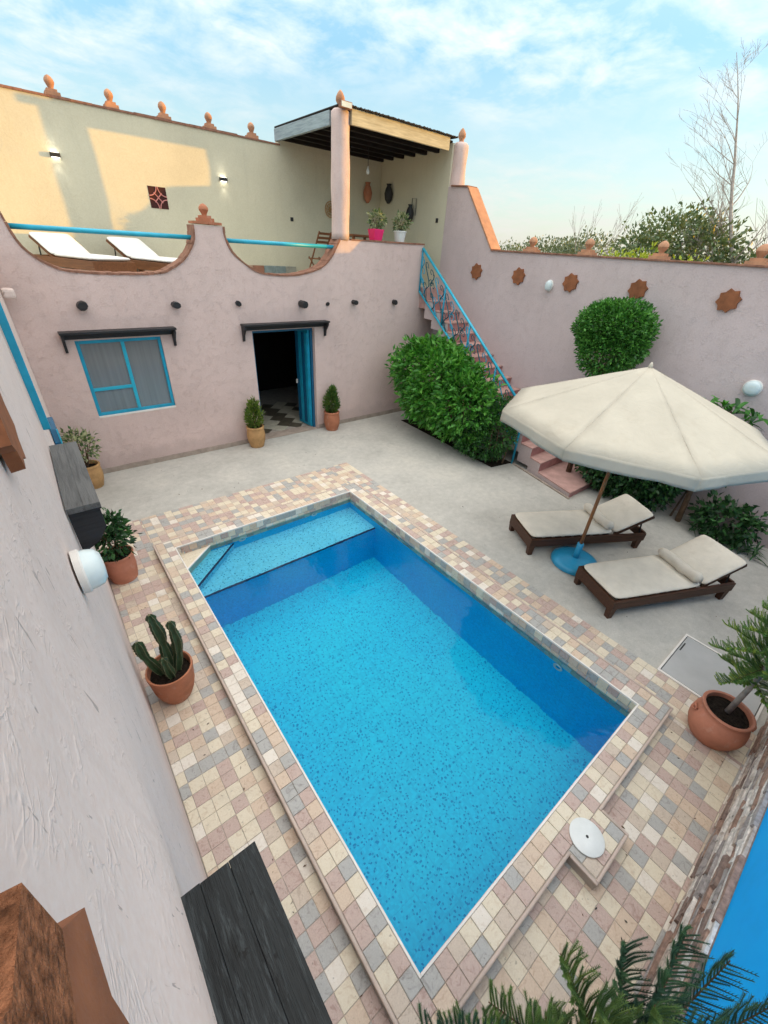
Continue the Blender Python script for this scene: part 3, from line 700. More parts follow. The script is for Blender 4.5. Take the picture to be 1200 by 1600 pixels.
# window -----------------------------------------------------------
wb = MB(HO)
fr = 0.055; y0, y1 = 0.02, 0.085
for a, b in (((WX0 + .002, y0, WZ0 + .002), (WX0 + fr, y1, WZ1 - .002)), ((WX1 - fr, y0, WZ0 + .002), (WX1 - .002, y1, WZ1 - .002)), ((WX0 + fr, y0, WZ0 + .002), (WX1 - fr, y1, WZ0 + fr)), ((WX0 + fr, y0, WZ1 - fr), (WX1 - fr, y1, WZ1 - .002))): wb.box(a, b)
win = wb.build('window', M_TURQ, H, bevel=.004)
xm = -7.50
MB(HO).box((xm - .028, .028, WZ0 + fr), (xm + .028, .08, WZ1 - fr)).build('mullion', M_TURQL, win, bevel=.004)
MB(HO).box((WX0 + fr, .03, 1.52), (xm - .028, .078, 1.575)).build('glazing_bar', M_TURQL, win, bevel=.004)
for a, b in (((WX0 + fr, WZ0 + fr), (xm - .028, 1.52)), ((WX0 + fr, 1.575), (xm - .028, WZ1 - fr)), ((xm + .028, WZ0 + fr), (WX1 - fr, WZ1 - fr))):
    MB(HO).box((a[0], .052, a[1]), (b[0], .060, b[1])).build('pane', M_GLASS, win)
MB(HO).box((WX0, -.004, WZ0 - .03), (WX1, .3, WZ0 + .0015)).build('sill', M_WTRIM, win, bevel=.004)
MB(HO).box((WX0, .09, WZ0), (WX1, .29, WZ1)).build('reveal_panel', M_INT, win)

# black canopies over window and door --------------------------------
def canopy(x0, x1, z, parent, off, dep=.20):
    mb = MB(off); mb.box((x0, -dep, z), (x1, -.002, z + .035)); c = mb.build('canopy', M_BLACKX, parent, bevel=.004)
    nb = 2
    for k, xa in enumerate((x0 + .015, x1 - .055)):
        mb = MB(off); mb.prism([(-.004, z - .001), (-dep + .02, z - .001), (-dep + .02, z - .05), (-.075, z - .17), (-.05, z - .29), (-.004, z - .30)], [], (lambda u, v, d, xa=xa: (xa + d, u, v)), 0, .04)
        mb.build('bracket', M_BLACKX, c, bevel=.003)
    mb = MB(off); mb.box((x0 + .06, -.06, z - .09), (x1 - .06, -.003, z - .001)); mb.build('lintel', M_BLACKX, c)
    return c
canopy(-8.36, -6.63, 2.485, H, HO); canopy(-5.39, -3.42, 2.475, H, HO)

# beam ends ----------------------------------------------------------
for i, (x, z, ln, r_) in enumerate(((-7.93, 2.885, .16, .075), (-6.53, 2.87, .14, .066), (-5.38, 2.87, .06, .055), (-4.02, 2.845, .22, .072), (-3.36, 2.83, .03, .045), (-2.66, 2.855, .12, .06), (-1.46, 2.84, .10, .06))):
    mb = MB(HO); ring = []
    seg = 9; vs = []; fs = []
    for d in (0.05, -ln + .012, -ln):
        for k in range(seg):
            a = 2 * PI * k / seg + i; q = r_ * (1 + .10 * math.sin(a * 2 + i * 1.7)) * (0.9 if d == -ln else 1)
            vs.append((x + q * math.cos(a), d, z + q * math.sin(a) * .9))
    for j in range(2):
        for k in range(seg): kk = (k + 1) % seg; fs.append((j * seg + k, j * seg + kk, (j + 1) * seg + kk, (j + 1) * seg + k))
    fs.append(tuple(2 * seg + k for k in range(seg))); mb.add(vs, fs).build('beam_end', M_BLACKX, H)

# door and room ------------------------------------------------------
db = MB(HO)
for a, b in (((DX0 + .002, .10, .012), (DX0 + .055, .17, DZ - .002)), ((DX1 - .055, .10, .012), (DX1 - .002, .17, DZ - .002)), ((DX0 + .055, .10, DZ - .055), (DX1 - .055, .17, DZ - .002))): db.box(a, b)
door = db.build('door', M_BLUED, H, bevel=.004)
MB(HO).box((DX0 + .002, -.02, .003), (DX1 - .002, .30, .012)).build('threshold', M_SKIRT, door)
def leaf_pt(u, d, z): # leaf hinged at the right jamb, folded back into the room
    a = R(97); dx, dy = math.cos(a), math.sin(a); return (DX1 - .06 + dx * u - dy * d, .15 + dy * u + dx * d, z)
lf = MB(HO)
def leafbox(mb, u0, u1, d0, d1, z0, z1):
    mb.hexa([leaf_pt(u0, d0, z0), leaf_pt(u1, d0, z0), leaf_pt(u1, d1, z0), leaf_pt(u0, d1, z0), leaf_pt(u0, d0, z1), leaf_pt(u1, d0, z1), leaf_pt(u1, d1, z1), leaf_pt(u0, d1, z1)])
leafbox(lf, 0, .50, 0, .04, .03, DZ - .07); leaf_o = lf.build('door_leaf', M_TURQ, door, bevel=.003)
for k in range(4):
    pb = MB(HO); leafbox(pb, .02 + .12 * k, .115 + .12 * k, .042, .06, .10, DZ - .14); pb.build('panel', M_BLUED if k % 2 else M_TURQ, leaf_o, bevel=.004)
hb = MB(HO); leafbox(hb, .44, .475, .061, .10, 1.02, 1.12); hb.build('handle', M_WTRIM, leaf_o, bevel=.01)
rm = MB(HO)
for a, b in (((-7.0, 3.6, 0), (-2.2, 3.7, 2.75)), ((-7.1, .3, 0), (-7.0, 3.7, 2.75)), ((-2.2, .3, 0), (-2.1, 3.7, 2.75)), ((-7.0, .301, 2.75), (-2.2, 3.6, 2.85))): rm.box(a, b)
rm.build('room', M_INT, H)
rf = MB(HO).box((-7.0, .301, -.02), (-2.2, 3.6, .004)).build('room_floor', M_GROUT, H)
for i in range(-6, 7):
    for j in range(0, 9):
        # tiles laid on the diagonal, alternately pale and dark
        q = .30; cx0 = -4.5 + (i + (j % 2) * .5) * q * 1.42; cy0 = .48 + j * q * .71
        if not (-5.6 < cx0 < -3.3): continue
        k = ((i + (j // 2)) % 2) if True else 0
        h_ = q * .70 / 1.0
        MB(HO).add([(cx0 - h_, cy0, .0045), (cx0, cy0 - h_, .0045), (cx0 + h_, cy0, .0045), (cx0, cy0 + h_, .0045), (cx0 - h_ + .004, cy0, .009), (cx0, cy0 - h_ + .004, .009), (cx0 + h_ - .004, cy0, .009), (cx0, cy0 + h_ - .004, .009)],
               [(0, 1, 5, 4), (1, 2, 6, 5), (2, 3, 7, 6), (3, 0, 4, 7), (4, 5, 6, 7)]).build('floor_tile', M_CHKD if (i + j) % 2 else M_CHKL, rf, flip=False)

# terrace ------------------------------------------------------------
TZ = 3.17; YB = 2.615
MB(HO).box((-9.3, .302, 2.90), (0.0, YB, TZ)).build('terrace_floor', M_PALE, H)
MB(HO).box((-9.6, YB, 2.902), (0.3, YB + .28, 5.785)).build('back_wall', M_PALE, H)
MB(HO).box((0.0, .002, 0), (0.3, YB - .001, 6.018)).build('side_wall', M_PALE, H)
MB(HO).box((-2.93, YB + .002, 5.787), (0.3, YB + .27, 6.015)).build('pavilion_wall', M_PALE, H)
cpw = coping_strip([(-9.6, 5.787), (-2.95, 5.787)], 'wall_cap', H, HO, .035, YB - .02, YB + .30, .33); cpw['kind'] = 'stuff'
skc = [varied('skirting tile %d' % i, c, .15, 9, .5) for i, c in enumerate(((.30, .14, .09), (.34, .33, .28), (.22, .27, .27), (.42, .28, .20)))]
for k in range(19):
    x = -8.4 + k * .30
    MB(HO).box((x + .003, YB - .014, TZ + .003), (x + .297, YB - .001, TZ + .24)).build('skirting_tile', skc[random.randrange(4)], H, bevel=.003)
def finial(c, h, parent, off, r_=.075, base=.11, mat=None):
    mb = MB(off); s = h / .28
    mb.box((c[0] - base, c[1] - base, c[2]), (c[0] + base, c[1] + base, c[2] + .06 * s)); mb.box((c[0] - base * .7, c[1] - base * .7, c[2] + .06 * s), (c[0] + base * .7, c[1] + base * .7, c[2] + .10 * s))
    mb.lathe([(.04, .10 * s), (.045, .125 * s), (r_ * .75, .15 * s), (r_, .19 * s), (r_ * .93, .225 * s), (r_ * .6, .26 * s), (.012, .28 * s)], c, 14)
    return shade_auto(mb.build('finial', mat or M_FINIAL, parent), 35)
for x in (-7.17, -6.28, -5.37, -4.48, -3.555): finial((x, YB + .14, 5.82), .28, H, HO)
finial((-5.735, .13, 4.135), .26, H, HO, .08, .12, M_TERRA)
# blue rails in the scoops
for x0, x1 in ((-8.53, -6.0), (-5.49, -3.10)):
    MB(HO).tube([(x0, .12, 3.885), (x1, .12, 3.895)], .035, 12).build('handrail', M_TURQL, H, smooth=True)
# columns
def column(name, x, y, z0, z1, r_, parent, off):
    prof = []
    n = 16
    for i in range(n + 1):
        t = i / n; prof.append((r_ * (1 + .035 * math.sin(t * 9 + x)) * (1 - .06 * t), z0 + (z1 - z0) * t))
    prof.append((r_ * .70, z1 + .04)); prof.append((r_ * .3, z1 + .06))
    return MB(off).lathe(prof, (x, y, 0), 20, wob=.02).build(name, M_PINK, parent, smooth=True)
column('column', -2.91, .16, 4.04, 6.03, .19, H, HO); column('column', .22, -.03, 5.15, 6.0, .185, H, HO)
def bulbfin(c, s, parent, off):
    return MB(off).lathe([(.06 * s, 0), (.07 * s, .02 * s), (.05 * s, .06 * s), (.09 * s, .12 * s), (.085 * s, .18 * s), (.05 * s, .24 * s), (.01, .28 * s)], c, 14).build('finial', M_FINIAL, parent, smooth=True)
bulbfin((-2.91, .16, 6.07), .95, H, HO); bulbfin((.22, -.03, 6.03), .95, H, HO)
# pavilion roof
rfz = 5.86
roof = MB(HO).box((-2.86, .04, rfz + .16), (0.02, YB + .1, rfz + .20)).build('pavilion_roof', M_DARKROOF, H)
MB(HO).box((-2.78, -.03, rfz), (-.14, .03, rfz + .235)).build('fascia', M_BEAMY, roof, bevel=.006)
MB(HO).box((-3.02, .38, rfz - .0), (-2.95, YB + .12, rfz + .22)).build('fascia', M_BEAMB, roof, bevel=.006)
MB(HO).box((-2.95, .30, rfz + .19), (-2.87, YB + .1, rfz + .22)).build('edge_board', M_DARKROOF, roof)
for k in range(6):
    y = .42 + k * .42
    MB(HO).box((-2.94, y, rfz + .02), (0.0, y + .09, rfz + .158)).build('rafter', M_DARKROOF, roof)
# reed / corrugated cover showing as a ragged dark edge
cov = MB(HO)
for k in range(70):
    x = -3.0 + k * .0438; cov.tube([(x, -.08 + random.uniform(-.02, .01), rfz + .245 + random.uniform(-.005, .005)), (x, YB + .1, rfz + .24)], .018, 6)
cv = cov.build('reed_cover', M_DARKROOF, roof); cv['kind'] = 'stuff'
# grille in the back wall, sockets
gr = MB(HO).box((-5.965, YB - .006, 4.37), (-5.625, YB + .02, 4.735)).build('vent_grille', varied('grille backing', (.05, .012, .01), .2), H)
M_GRP = varied('pink grille bars', (.55, .22, .20), .1)
gc = (-5.795, 4.552); g_y = YB - .014
def garc(cx, cz, a0, a1, r_=.155):
    MB(HO).tube([(cx + r_ * math.cos(a0 + (a1 - a0) * t / 10), g_y, cz + r_ * math.sin(a0 + (a1 - a0) * t / 10)) for t in range(11)], .010, 6).build('grille_bar', M_GRP, gr)
for sx_, sz_, a0 in ((-1, -1, 0), (1, -1, PI / 2), (1, 1, PI), (-1, 1, 1.5 * PI)): garc(gc[0] + sx_ * .168, gc[1] + sz_ * .18, a0, a0 + PI / 2)
for d in (1, -1): MB(HO).tube([(gc[0] - .075, g_y, gc[1] - .08 * d), (gc[0] + .075, g_y, gc[1] + .08 * d)], .010, 6).build('grille_bar', M_GRP, gr)
for a, b in (((-2.79, YB - .015, 4.385), (-2.71, YB - .001, 4.465)),): MB(HO).box(a, b).build('socket', M_METAL, H, bevel=.004)
MB(HO).box((-.015, .23, 4.55), (-.001, .31, 4.64)).build('socket', M_METAL, H, bevel=.004)

# ================================================================== courtyard wall on the right
WO = (0, -4.7, 0)
CW = thing('courtyard_wall', 'mauve stucco courtyard wall with sloping shoulder and clay finials on top', 'wall', WO)
wall_poly = [(-.001, 0), (-9.7, 0), (-9.7, 3.965), (-1.57, 4.02), (-.62, 5.20), (-.001, 5.24)]
MB(WO).prism(wall_poly, [], YZ(), 0.0, 0.28).build('wall_body', M_PINKR, CW)
def wall_cap(p, q, th, name, mat, n=1, over=.03):
    for i in range(n):
        a = Vector(p).lerp(Vector(q), i / n); b = Vector(p).lerp(Vector(q), (i + 1) / n); t = (b - a).normalized(); nn = Vector((-t.y, t.x)); 
        if nn.y < 0: nn = -nn
        a = a + t * .002 + nn * .002; b = b - t * .002 + nn * .002
        c = [a, b, b + nn * th, a + nn * th]
        MB(WO).add([(-over, v.x, v.y) for v in c] + [(.28 + over, v.x, v.y) for v in c], [(0, 1, 2, 3), (7, 6, 5, 4), (0, 4, 5, 1), (1, 5, 6, 2), (2, 6, 7, 3), (3, 7, 4, 0)]).build(name, mat, CW, bevel=.004)
wall_cap((-9.7, 3.965), (-1.57, 4.02), .03, 'cap_tile', M_CAP, 24)
wall_cap((-1.57, 4.04), (-.62, 5.20), .03, 'shoulder_cap', M_CAPO, 1)
wall_cap((-.62, 5.205), (-.10, 5.235), .03, 'cap_tile', M_CAP, 2)
for y in (-2.55, -3.81, -5.13, -6.52): finial((.12, y, 4.035 + .007 * (y + 2)), .28, CW, WO, .085, .13)

# star plaques ---------------------------------------------------------
def star_mesh(name, r_, th, mats, facets=None):
    me = MB(); vs = []; out = []
    for k in range(16):
        a = PI * k / 8; q = r_ if k % 2 == 0 else r_ * .80
        out.append((q * math.cos(a), q * math.sin(a)))
    n = len(out)
    me.v = [(0, y, z) for y, z in out] + [(th, y * .97, z * .97) for y, z in out] + [(th, 0, 0)]
    for i in range(n):
        j = (i + 1) % n; me.f.append((i, j, j + n, i + n)); me.m.append(0 if facets is None else facets(i))
        me.f.append((i + n, j + n, 2 * n)); me.m.append(0 if facets is None else facets(i))
    return me
def star(label, pos, r_, sgn, mats=None, facets=None, rot=0.2, th=.035):
    mb = star_mesh('star_plaque', r_, th, mats, facets)
    o = mb.build('star_plaque', mats or [M_TERRAD]); o.location = pos; o.rotation_euler = (rot, 0, 0 if sgn > 0 else PI)
    return tag(o, label, 'wall ornament', 'eight-pointed clay stars on the walls')
for (y, z), lb in zip(((-1.25, 3.60), (-2.45, 3.585), (-3.70, 3.56), (-5.01, 3.555), (-6.41, 3.53)),
        ('small brown clay star plaque nearest the staircase, highest on the mauve wall', 'brown clay star plaque between the staircase star and the small white wall lamp',
         'brown clay star plaque just right of the small white wall lamp', 'brown clay star plaque partly hidden above the round topiary crown', 'largest-looking brown clay star plaque, rightmost on the mauve wall')):
    star(lb, (-.001, y, z), .172, -1)

# staircase --------------------------------------------------------------
SO = (-.7, -3, 0)
ST = thing('staircase', 'rose-coloured masonry staircase climbing the mauve wall to the terrace', 'stairs', SO)
def sxl(y): a = -y; return -.60 - .10 * a if a < 4.4 else -1.04 - .29 * (a - 4.4)
rise, run = .198, .32
steps = [(-5.63, -4.74, .0, .13)]
for k in range(14): steps.append((-4.74 + run * k, -4.74 + run * (k + 1), max(0.0, .33 + rise * k - .42), .33 + rise * k))
for i, (ya, yb_, z0, z1) in enumerate(steps):
    mb = MB(SO)
    xr_ = -.003
    mb.hexa([(sxl(ya), ya, z0), (xr_, ya, z0), (xr_, yb_, z0), (sxl(yb_), yb_, z0), (sxl(ya), ya, z1 - .028), (xr_, ya, z1 - .028), (xr_, yb_, z1 - .028), (sxl(yb_), yb_, z1 - .028)])
    mb.m = [0, 0, 1, 0, 0, 0]
    mb.m[5] = 0
    st_o = mb.build('step', [M_PINKR, M_STEPR], ST)
    mb = MB(SO); e = .012
    mb.hexa([(sxl(ya) - e, ya - e, z1 - .028), (xr_, ya - e, z1 - .028), (xr_, yb_ - .001, z1 - .028), (sxl(yb_) - e, yb_ - .001, z1 - .028), (sxl(ya) - e, ya - e, z1), (xr_, ya - e, z1), (xr_, yb_ - .001, z1), (sxl(yb_) - e, yb_ - .001, z1)])
    mb.build('tread', M_STEPT, st_o, bevel=.005)
MB(SO).box((-.60, -.26, 2.70), (-.003, -.003, TZ - .005)).build('landing', M_STEPT, ST)
kb = MB(SO); kb.hexa([(-1.44, -5.66, 0), (-1.405, -5.66, 0), (-1.01, -4.0, 0), (-1.045, -4.0, 0), (-1.44, -5.66, .03), (-1.405, -5.66, .03), (-1.01, -4.0, .03), (-1.045, -4.0, .03)]); kb.build('plinth_strip', M_SKIRT, ST)

# stair railing --------------------------------------------------------------
RO = (-.8, -2, 0)
RL = thing('stair_railing', 'turquoise wrought iron stair railing with curling branch scrolls', 'railing', RO)
def rp(y, f):                              # a point in the railing plane: f = 0 bottom bar, 1 handrail
    zt = 4.005 + .693 * y; zb = 3.085 + .655 * y
    return Vector((sxl(y) - .045, y, zb + (zt - zb) * f))
yend = -4.02
MB(RO).tube([rp(-.02, 1), rp(yend, 1)], .030, 8).build('handrail', M_TURQL, RL, smooth=True)
MB(RO).tube([rp(-.02, 0), rp(yend, 0)], .024, 8).build('bottom_bar', M_TURQL, RL, smooth=True)
for y in (-.02, -1.02, -2.02, -3.02): MB(RO).tube([rp(y, 0), rp(y, 1)], .022, 8).build('post', M_TURQ, RL, smooth=True)
b0 = rp(yend, 1); MB(RO).tube([(b0.x, b0.y, .0), (b0.x, b0.y, b0.z + .01)], .024, 8).build('post', M_TURQ, RL, smooth=True)
def scroll(y, flip, k=0):
    pts = []
    for i in range(15):
        t = i / 14; pts.append(rp(y + .10 * math.sin(t * 2.6 * PI) * (1 - t * .3) * flip + .10 * t, .02 + .80 * t))
    mb = MB(RO); mb.tube(pts, .013, 6); o = mb.build('scroll', M_LIVEIRON if k % 3 else M_TURQ, RL, smooth=True)
    for f, sg in ((.30, 1), (.55, -1), (.78, 1)):
        mb = MB(RO); q = []
        for i in range(14):
            a = i / 13 * 1.6 * PI; r_ = .085 * (1 - .7 * i / 13)
            q.append(rp(y + .07 * flip * math.sin(f * 8) + .06 * f + sg * (.085 - r_ * math.cos(a)) * .9, f + r_ * math.sin(a) * 1.1))
        mb.tube(q, .009, 5); mb.build('tendril', M_LIVEIRON if k % 3 else M_TURQ, o, smooth=True)
for k in range(18):
    y = -.14 - .215 * k
    scroll(y, 1 if k % 2 else -1, k)
for k in range(3):                                   # little collars on the bottom bar
    pass

# ================================================================== left wall with canopies
LO = (-8.85, -4.7, 0)
LW = thing('plaster_wall', 'rough pale pink stucco wall running close along the left edge', 'wall', LO)
# real unevenness: a fine grid pushed in and out by noise, thin box behind it
gy, gz = 150, 60; lw = MB(LO)
vs = []; fs = []
for i in range(gy + 1):
    for j in range(gz + 1):
        y = -9.75 + 9.745 * i / gy; z = 3.78 * j / gz
        n_ = noise.noise(Vector((0, y * .9, z * .9))) * .010 + noise.noise(Vector((3, y * 4, z * 6))) * .004
        bulge = .045 * math.exp(-((z - 2.42) / .35) ** 2) / (1 + math.exp((y + 7.7) * 6))      # plaster built up round the near canopy
        vs.append((-8.85 + n_ * .6 - .004 + bulge, y, z))
for i in range(gy):
    for j in range(gz): a = i * (gz + 1) + j; fs.append((a, a + 1, a + gz + 2, a + gz + 1))
lw.add(vs, fs); lwo = lw.build('wall_face', M_LEFT, LW, smooth=True)
MB(LO).box((-9.15, -9.75, 0), (-8.875, -.003, 3.77)).build('wall_body', M_LEFT, LW)
def left_canopy(y0, y1, z, dep, end):
    rows = [];
    n = 3 if end else 2
    root = None
    # planks with open joints, slightly uneven
    wd = dep / n
    for k in range(n):
        x0 = -8.845 + wd * k
        mb = MB(LO); j0, j1 = random.uniform(-.002, .002), random.uniform(-.002, .002)
        mb.box((x0 + .0004, y0 + j0, z - .04), (x0 + wd - .0004, y1 + j1, z + random.uniform(-.001, .0)))
        o = mb.build('plank' if root else 'canopy', M_BLACK if end else M_GREYW, root or LW, bevel=.0012)
        root = root or o
    MB(LO).box((-8.845, y0 + .004, z - .052), (-8.847 + dep, y1 - .004, z - .0405)).build('underboard', M_BLACKX, root)
    for ya in (y0 + .02, y1 - .07):
        mb = MB(LO); mb.prism([(-8.846, z - .054), (-8.846 + dep - .01, z - .054), (-8.846 + dep - .01, z - .20), (-8.846 + dep * .6, z - .30), (-8.846, z - .36)], [], (lambda u, v, d, ya=ya: (u, ya + d, v)), 0, .05)
        mb.build('bracket', M_BLACKX, root, bevel=.003)
    return root
left_canopy(-5.78, -4.62, 2.40, .185, False); left_canopy(-9.30, -8.10, 2.40, .235, True)
# black nails
# plaster ledge in the far corner
MB(LO).box((-8.846, -.36, 3.02), (-8.70, -.10, 3.14)).build('plaster_ledge', M_LEFT, LW, bevel=.03)
star('clay star plaque half cut off at the left edge of the pale wall', (-8.846, -7.12, 3.43), .172, 1, rot=.25)
star('broken rough clay star plaque in the bottom left corner, closest of all', (-8.846, -8.603, 3.385), .195, 1, [M_TERRAD, M_TERRAR], lambda i: 1 if 1 <= i <= 8 else 0, rot=R(-12), th=.045)
# blue timber on the left wall
bb = MB((-8.85, -4.2, 2.44)); bb.box((-8.848, -4.35, 2.44), (-8.795, -4.30, 4.0))
tag(bb.build('blue_post', M_TURQ, bevel=.004), 'narrow upright turquoise board above the far black canopy on the left wall', 'board')
sb = MB((-8.85, -3, 1.1)); shp = [(-3.05, .9), (-2.55, .9), (-2.55, 1.85), (-2.62, 1.98), (-2.72, 2.04), (-2.88, 2.04), (-2.98, 1.98), (-3.05, 1.85)]
sb.prism(shp, [], YZ(-8.846), 0, .06); SHU = sb.build('shutter', M_BLUED, bevel=.006)
tag(SHU, 'small round-topped blue shutter on the left wall behind the far black canopy', 'shutter')

# near wall: stacked stone below, azure paint above ------------------------------
NO = (-5, -9.38, 0)
NW = thing('stone_clad_wall', 'azure painted wall with a stacked ledger-stone base beside the pool paving', 'wall', NO)
MB(NO).box((-8.84, -9.70, 0), (-0.003, -9.40, 2.5)).build('wall_body', M_AZURE, NW)
MB(NO).box((-8.84, -9.399, 0), (-0.003, -9.392, .86)).build('stone_backing', STONE_M[0], NW)
smesh = {}
for r_ in range(20):
    z0 = .003 + r_ * .0430; x = -7.75 + random.uniform(-.2, 0)
    while x < -3.25:
        L_ = random.choice((.20, .26, .32, .40, .48)); mi = random.choices(range(5), (.20, .28, .14, .16, .22))[0]; hk = random.choice((0, 1, 2)); key = (L_, mi, hk)
        if key not in smesh:
            mb = MB(); h_ = .040; d_ = (.008, .018, .030)[hk]
            sg = 4; top = []
            vs = [(0, 0, 0), (L_ - .004, 0, 0), (L_ - .004, 0, h_), (0, 0, h_)]
            for u, w in ((0, 0), (.33, 0), (.7, 0), (1, 0), (1, 1), (.7, 1), (.33, 1), (0, 1)):
                vs.append(((L_ - .004) * u, d_ * random.uniform(.75, 1.1), h_ * w + (random.uniform(-.004, .004) if .1 < u < .9 else 0)))
            mb.add(vs, [(4, 5, 6, 7, 8, 9, 10, 11), (0, 1, 7, 6, 5, 4), (1, 2, 8, 7), (2, 3, 11, 10, 9, 8), (3, 0, 4, 11)])
            o = mb.build('stone', STONE_M[mi]); smesh[key] = o.data; bpy.data.objects.remove(o)
        o = bpy.data.objects.new('stone', smesh[key]); col.objects.link(o); o.parent = NW; o.location = (x - NO[0], -9.392 - NO[1], z0)
        x += L_

# ================================================================== furniture
def soft_box(name, a, b, mat, parent, bev=.03, rot=None, piv=None):
    """cushion: subdivided box with a crown and rounded edges; rot = tilt about local y at piv"""
    nx, ny, nz = 10, 6, 2; mb = MB(); vs = {}; 
    (x0, y0, z0), (x1, y1, z1) = a, b
    V = []; F = []
    def vid(i, j, k):
        if (i, j, k) in vs: return vs[(i, j, k)]
        u, v, w = i / nx, j / ny, k / nz
        ex = min(u, 1 - u) * (x1 - x0); ey = min(v, 1 - v) * (y1 - y0)
        crown = .012 * math.sin(PI * u) * math.sin(PI * v) * (1 if k == nz else -.2 if k == 0 else 0)
        rr = bev; dx = 0
        inset = 0 if k == 1 else rr * .55
        x = x0 + (x1 - x0) * u; y = y0 + (y1 - y0) * v; z = z0 + (z1 - z0) * w + crown
        if i in (0, nx): x += inset if i == 0 else -inset
        if j in (0, ny): y += inset if j == 0 else -inset
        if (i in (0, nx) or j in (0, ny)) and k != 1: z += (-.35 if k == nz else .35) * rr
        if i in (0, nx) and j in (0, ny):
            x += (.3 if i == 0 else -.3) * rr; y += (.3 if j == 0 else -.3) * rr
        x += .004 * noise.noise(Vector((u * 5, v * 5, w + x0))); z += .006 * noise.noise(Vector((u * 6, v * 4, 3 + x0 * 3)))
        p = Vector((x, y, z))
        if rot is not None:
            q = Matrix.Rotation(rot, 3, 'Y'); pv = Vector(piv); p = q @ (p - pv) + pv
        V.append(tuple(p)); vs[(i, j, k)] = len(V) - 1; return len(V) - 1
    for i in range(nx):
        for j in range(ny):
            for k in (0, nz): F.append((vid(i, j, k), vid(i + 1, j, k), vid(i + 1, j + 1, k), vid(i, j + 1, k)))
    for k in range(nz):
        for i in range(nx):
            for j in (0, ny): F.append((vid(i, j, k), vid(i + 1, j, k), vid(i + 1, j, k + 1), vid(i, j, k + 1)))
        for j in range(ny):
            for i in (0, nx): F.append((vid(i, j, k), vid(i, j + 1, k), vid(i, j + 1, k + 1), vid(i, j, k + 1)))
    mb.add(V, F); o = mb.build(name, mat, parent, smooth=True)
    s = o.modifiers.new('sub', 'SUBSURF'); s.levels = 1; s.render_levels = 1
    return o
def lounger(label, loc, rz, wood, cush, group, bolster=True, tilt=27, seat=1.40):
    t = thing('sun_lounger', label, 'sun lounger', loc, rz, group)
    w = .345
    for s in (-1, 1):
        MB().box((0.0, s * w - .02, .16), (1.98, s * w + .02, .30)).build('side_rail', wood, t, bevel=.006)
    MB().box((-.02, -w - .02, .13), (.02, w + .02, .30)).build('end_rail', wood, t, bevel=.006)
    MB().box((1.96, -w + .02, .16), (2.0, w - .02, .30)).build('end_rail', wood, t, bevel=.006)
    for x in (.03, 1.90):
        for s in (-1, 1):
            y = s * (w - .022); mb = MB()
            mb.hexa([(x - .035, y - .035, 0), (x + .035, y - .035, 0), (x + .035, y + .035, 0), (x - .035, y + .035, 0), (x - .05, y - .045, .20), (x + .05, y - .045, .20), (x + .05, y + .045, .20), (x - .05, y + .045, .20)])
            mb.build('leg', wood, t, bevel=.005)
    for k in range(8):
        x = .10 + k * .165; MB().box((x, -w + .02, .265), (x + .09, w - .02, .285)).build('slat', wood, t, bevel=.003)
    soft_box('seat_mattress', (-.01, -w - .005, .302), (seat, w + .005, .368), cush, t)
    pv = (seat + .01, 0, .302)
    soft_box('back_mattress', (seat + .012, -w - .005, .306), (seat + .69, w + .005, .372), cush, t, rot=-R(tilt), piv=pv)
    q = Matrix.Rotation(-R(tilt), 3, 'Y')
    for s in (-1, 1):
        pts = [Vector((seat + dx, s * .31 + dy, z)) for z in (.26, .30) for dx, dy in ((.02, -.02), (.68, -.02), (.68, .02), (.02, .02))]
        MB().hexa([tuple(q @ (p - Vector(pv)) + Vector(pv)) for p in pts]).build('back_frame', wood, t)
    tip = q @ Vector((.5, 0, -.03)) + Vector(pv)
    for s in (-1, 1):
        MB().tube([(tip.x, s * .28, tip.z), (tip.x + .06, s * .28, .22)], .012, 6).build('back_prop', M_METAL, t)
    if bolster:
        n = 12; pts = [(seat - .10 + .01 * math.sin(k), -.33 + .66 * k / n, .44 - .01 * math.sin(PI * k / n)) for k in range(n + 1)]
        rad = [.045 if k in (0, n) else .072 + .004 * math.sin(k * 1.7) for k in range(n + 1)]
        MB().tube(pts, rad, 14).build('bolster', cush, t, smooth=True)
    return t
GL = 'dark wooden sun loungers beside the pool'
lounger('beige cushioned dark wood sun lounger behind the blue umbrella base', (-3.455, -5.945, 0), R(-29), M_WOOD, M_CUSH, GL)
lounger('beige cushioned dark wood sun lounger in front of the umbrella base, nearer the pool corner', (-3.75, -7.35, 0), R(-24.5), M_WOOD, M_CUSH, GL)
GT = 'white cushioned loungers on the roof terrace'
for lb, x in (('white cushioned brown lounger on the terrace, the left one seen over the scooped parapet', -7.22), ('white cushioned brown lounger on the terrace, beside the finial pillar of the parapet', -6.02)):
    lounger(lb, (x, .62, TZ + .001), R(112), M_WOODB, M_CUSHW, GT, False, 27, 1.22)

